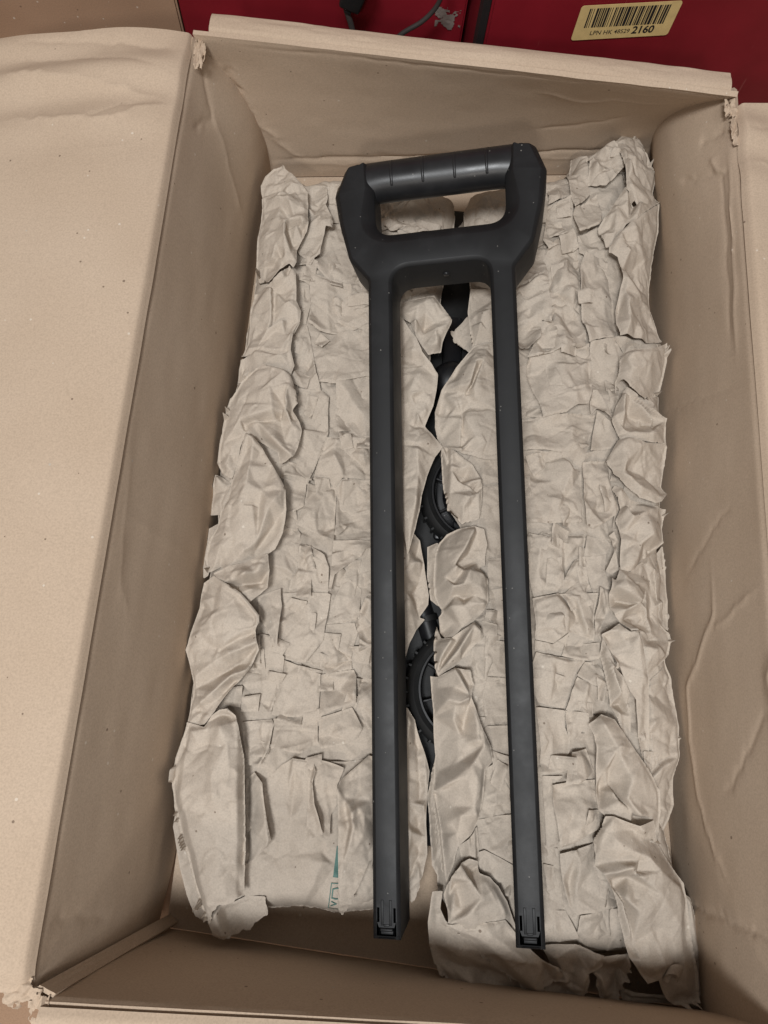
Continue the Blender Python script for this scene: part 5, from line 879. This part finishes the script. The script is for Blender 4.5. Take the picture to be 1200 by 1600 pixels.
bm = bmesh.new(); bmesh.ops.create_cone(bm, cap_ends=True, segments=28, radius1=.0085, radius2=.0085, depth=.075, matrix=Matrix.Rotation(math.pi / 2, 4, 'X')); bmesh.ops.bevel(bm, geom=[e for e in bm.edges if len(e.link_faces) == 2 and any(len(f.verts) > 4 for f in e.link_faces)], offset=.001, segments=2, affect='EDGES')
sharp(link('shaft', bm_mesh('shaft', bm), M_HUB, rod), 40)
lathe('collar', [(.0085, -.002), (.0105, -.002), (.0105, .003), (.0085, .003)], M_RUBBER, rod, 28).rotation_euler = (math.pi / 2, 0, 0)


# ------------------------------------------------------------------ boxes behind
def carton(name, loc, rz, size, label, cat, mat, group=None):
    t = tag(empty(name, loc, (0, 0, rz)), label, cat, group)
    bm = bmesh.new(); sx, sy, sz = size
    g = bmesh.ops.create_cube(bm, size=1, matrix=Matrix.Translation((sx / 2, sy / 2, sz / 2)) @ Matrix.Diagonal((sx, sy, sz, 1)))
    bmesh.ops.bevel(bm, geom=list(bm.edges), offset=.002, segments=2, affect='EDGES')
    link('carton_body', bm_mesh('carton_body', bm), mat, t, False)
    return t
ZF = -.010
yaw = math.radians(11)
rb = carton('red_box', (.0200, .4246, ZF), yaw, (.45, .30, .36), 'dark red carton with a barcode label, behind the cardboard box at right', 'box', M_RED, 'red cartons behind the box')
# near-black strip painted in as the shade of the gap between the red boxes
bm = bmesh.new(); rbox(bm, -7.5, -.5, 1.5, 12, 0, 360, .5); link('gap_shade_strip', bm_mesh('gap_shade_strip', bm), M_DARK, rb, False)
# barcode label
LW, LH = .0930, .0345
lab = empty('barcode_label', (.0812, -.0010, .1118 - ZF)); lab.parent = rb; lab.rotation_euler = (math.radians(90), 0, 0)

def rounded_plate(w_, h_, r_, d_, k=6):
    bm = bmesh.new(); pts = []
    for cx, cy, a0 in ((w_ - r_, h_ - r_, 0), (r_, h_ - r_, 90), (r_, r_, 180), (w_ - r_, r_, 270)):
        for i in range(k + 1):
            a = math.radians(a0 + 90 * i / k); pts.append((cx + r_ * math.cos(a), cy + r_ * math.sin(a)))
    lo = [bm.verts.new((x, y, 0)) for x, y in pts]; hi = [bm.verts.new((x, y, d_)) for x, y in pts]
    bm.faces.new(hi)
    for i in range(len(pts)): bm.faces.new((lo[i], lo[(i + 1) % len(pts)], hi[(i + 1) % len(pts)], hi[i]))
    return bm
link('label_sheet', bm_mesh('label_sheet', rounded_plate(LW, LH, .0028, .0003)), M_LABEL, lab, False)
bm = bmesh.new(); x = .0085; rr = random.Random(11)
pat = [2, 1, 1, 2, 1, 3, 3, 1, 2, 1, 1, 1, 2, 1, 2, 1, 3, 1, 1, 2, 1, 3, 2, 1, 1, 2, 2, 1, 3, 1, 1, 1, 2, 1, 4, 1, 2, 1, 1, 1, 3, 2, 1, 1, 2, 1, 3, 1, 1, 2, 2, 1, 1, 1, 3, 1, 4, 1, 1, 2, 3, 1, 1, 2, 2, 1, 3, 1, 2]
u = (.0835 - .0085) / sum(pat)
for i, n_ in enumerate(pat):
    if i % 2 == 0:
        vs_ = [bm.verts.new(p) for p in ((x, .0125, .00042), (x + n_ * u, .0125, .00042), (x + n_ * u, .0315, .00042), (x, .0315, .00042))]; bm.faces.new(vs_)
    x += n_ * u
link('barcode_bars', bm_mesh('barcode_bars', bm), M_INK, lab, False)
for body, sz, px, py, bold in (('LPN HK', .0062, .0160, .0048, .00004), ('48529', .0060, .0390, .0050, .00003), ('2160', .0105, .0560, .0040, .00030)):
    o = link('label_lettering', text_mesh(body, sz, bold), M_INK, lab, False); o.location = (px, py, .00045)

lb = carton('red_box', (-.268, .462, ZF), math.radians(3), (.272, .3, .36), 'scuffed dark red carton with a cable and torn sticker, behind the box at left', 'box', M_RED, 'red cartons behind the box')
for cx, cz, sx, sz, sd in ((.2560, .090, .0125, .0105, 53), (.2480, .097, .006, .006, 48), (.267, .1215, .0055, .007, 45)):
    crumple('torn_sticker', (cx, -.0010, cz - ZF), (sx, sz, .0003), sd, lb, M_GREY, axes=((1, 0, 0), (0, 0, 1)), up=(0, -1, 0))
bb = carton('brown_box', (-.60, .447, ZF), math.radians(3), (.330, .3, .36), 'plain brown carton in the far left corner behind the box flap', 'box', M_TABLE)
# cable in front of the red carton
def tube(name, pts, rad, mat, parent=None):
    c = bpy.data.curves.new(name, 'CURVE'); c.dimensions = '3D'; sp = c.splines.new('NURBS'); sp.points.add(len(pts) - 1)
    for p, q in zip(sp.points, pts): p.co = (*q, 1)
    sp.use_endpoint_u = True; sp.order_u = 4; c.bevel_depth = rad; c.bevel_resolution = 4; c.resolution_u = 10
    o = bpy.data.objects.new(name, c); COL.objects.link(o); dg = bpy.context.evaluated_depsgraph_get(); me = bpy.data.meshes.new_from_object(o.evaluated_get(dg)); bpy.data.objects.remove(o)
    return link(name, me, mat, parent)
cb = tag(empty('cable', (-.1, .455, .1)), 'dark grey cable with a black plug hanging in front of the left red carton', 'cable')

o = tube('cable_sheath', [(-.020, .452, .150), (-.0224, .452, .128), (-.0290, .452, .115), (-.0400, .450, .1035), (-.0536, .449, .096), (-.065, .447, .085), (-.080, .44, .05)], .0022, M_CABLE, cb); o.location = (.1, -.455, -.1)
o = tube('cable_sheath', [(-.110, .452, .150), (-.1105, .452, .118), (-.1085, .452, .108), (-.103, .450, .096), (-.100, .447, .080), (-.09, .44, .05)], .0028, M_CABLE, cb); o.location = (.1, -.455, -.1)
bm = bmesh.new(); rbox(bm, -10, 10, -6, 4, -6, 30, 2.5); rbox(bm, -3.4, 3.4, -4, 2, -10, -5, 1)
o = link('plug', bm_mesh('plug', bm), M_RUBBER, cb); o.location = (-.0040, -.004, .0185); o.rotation_euler = (0, .35, 0)
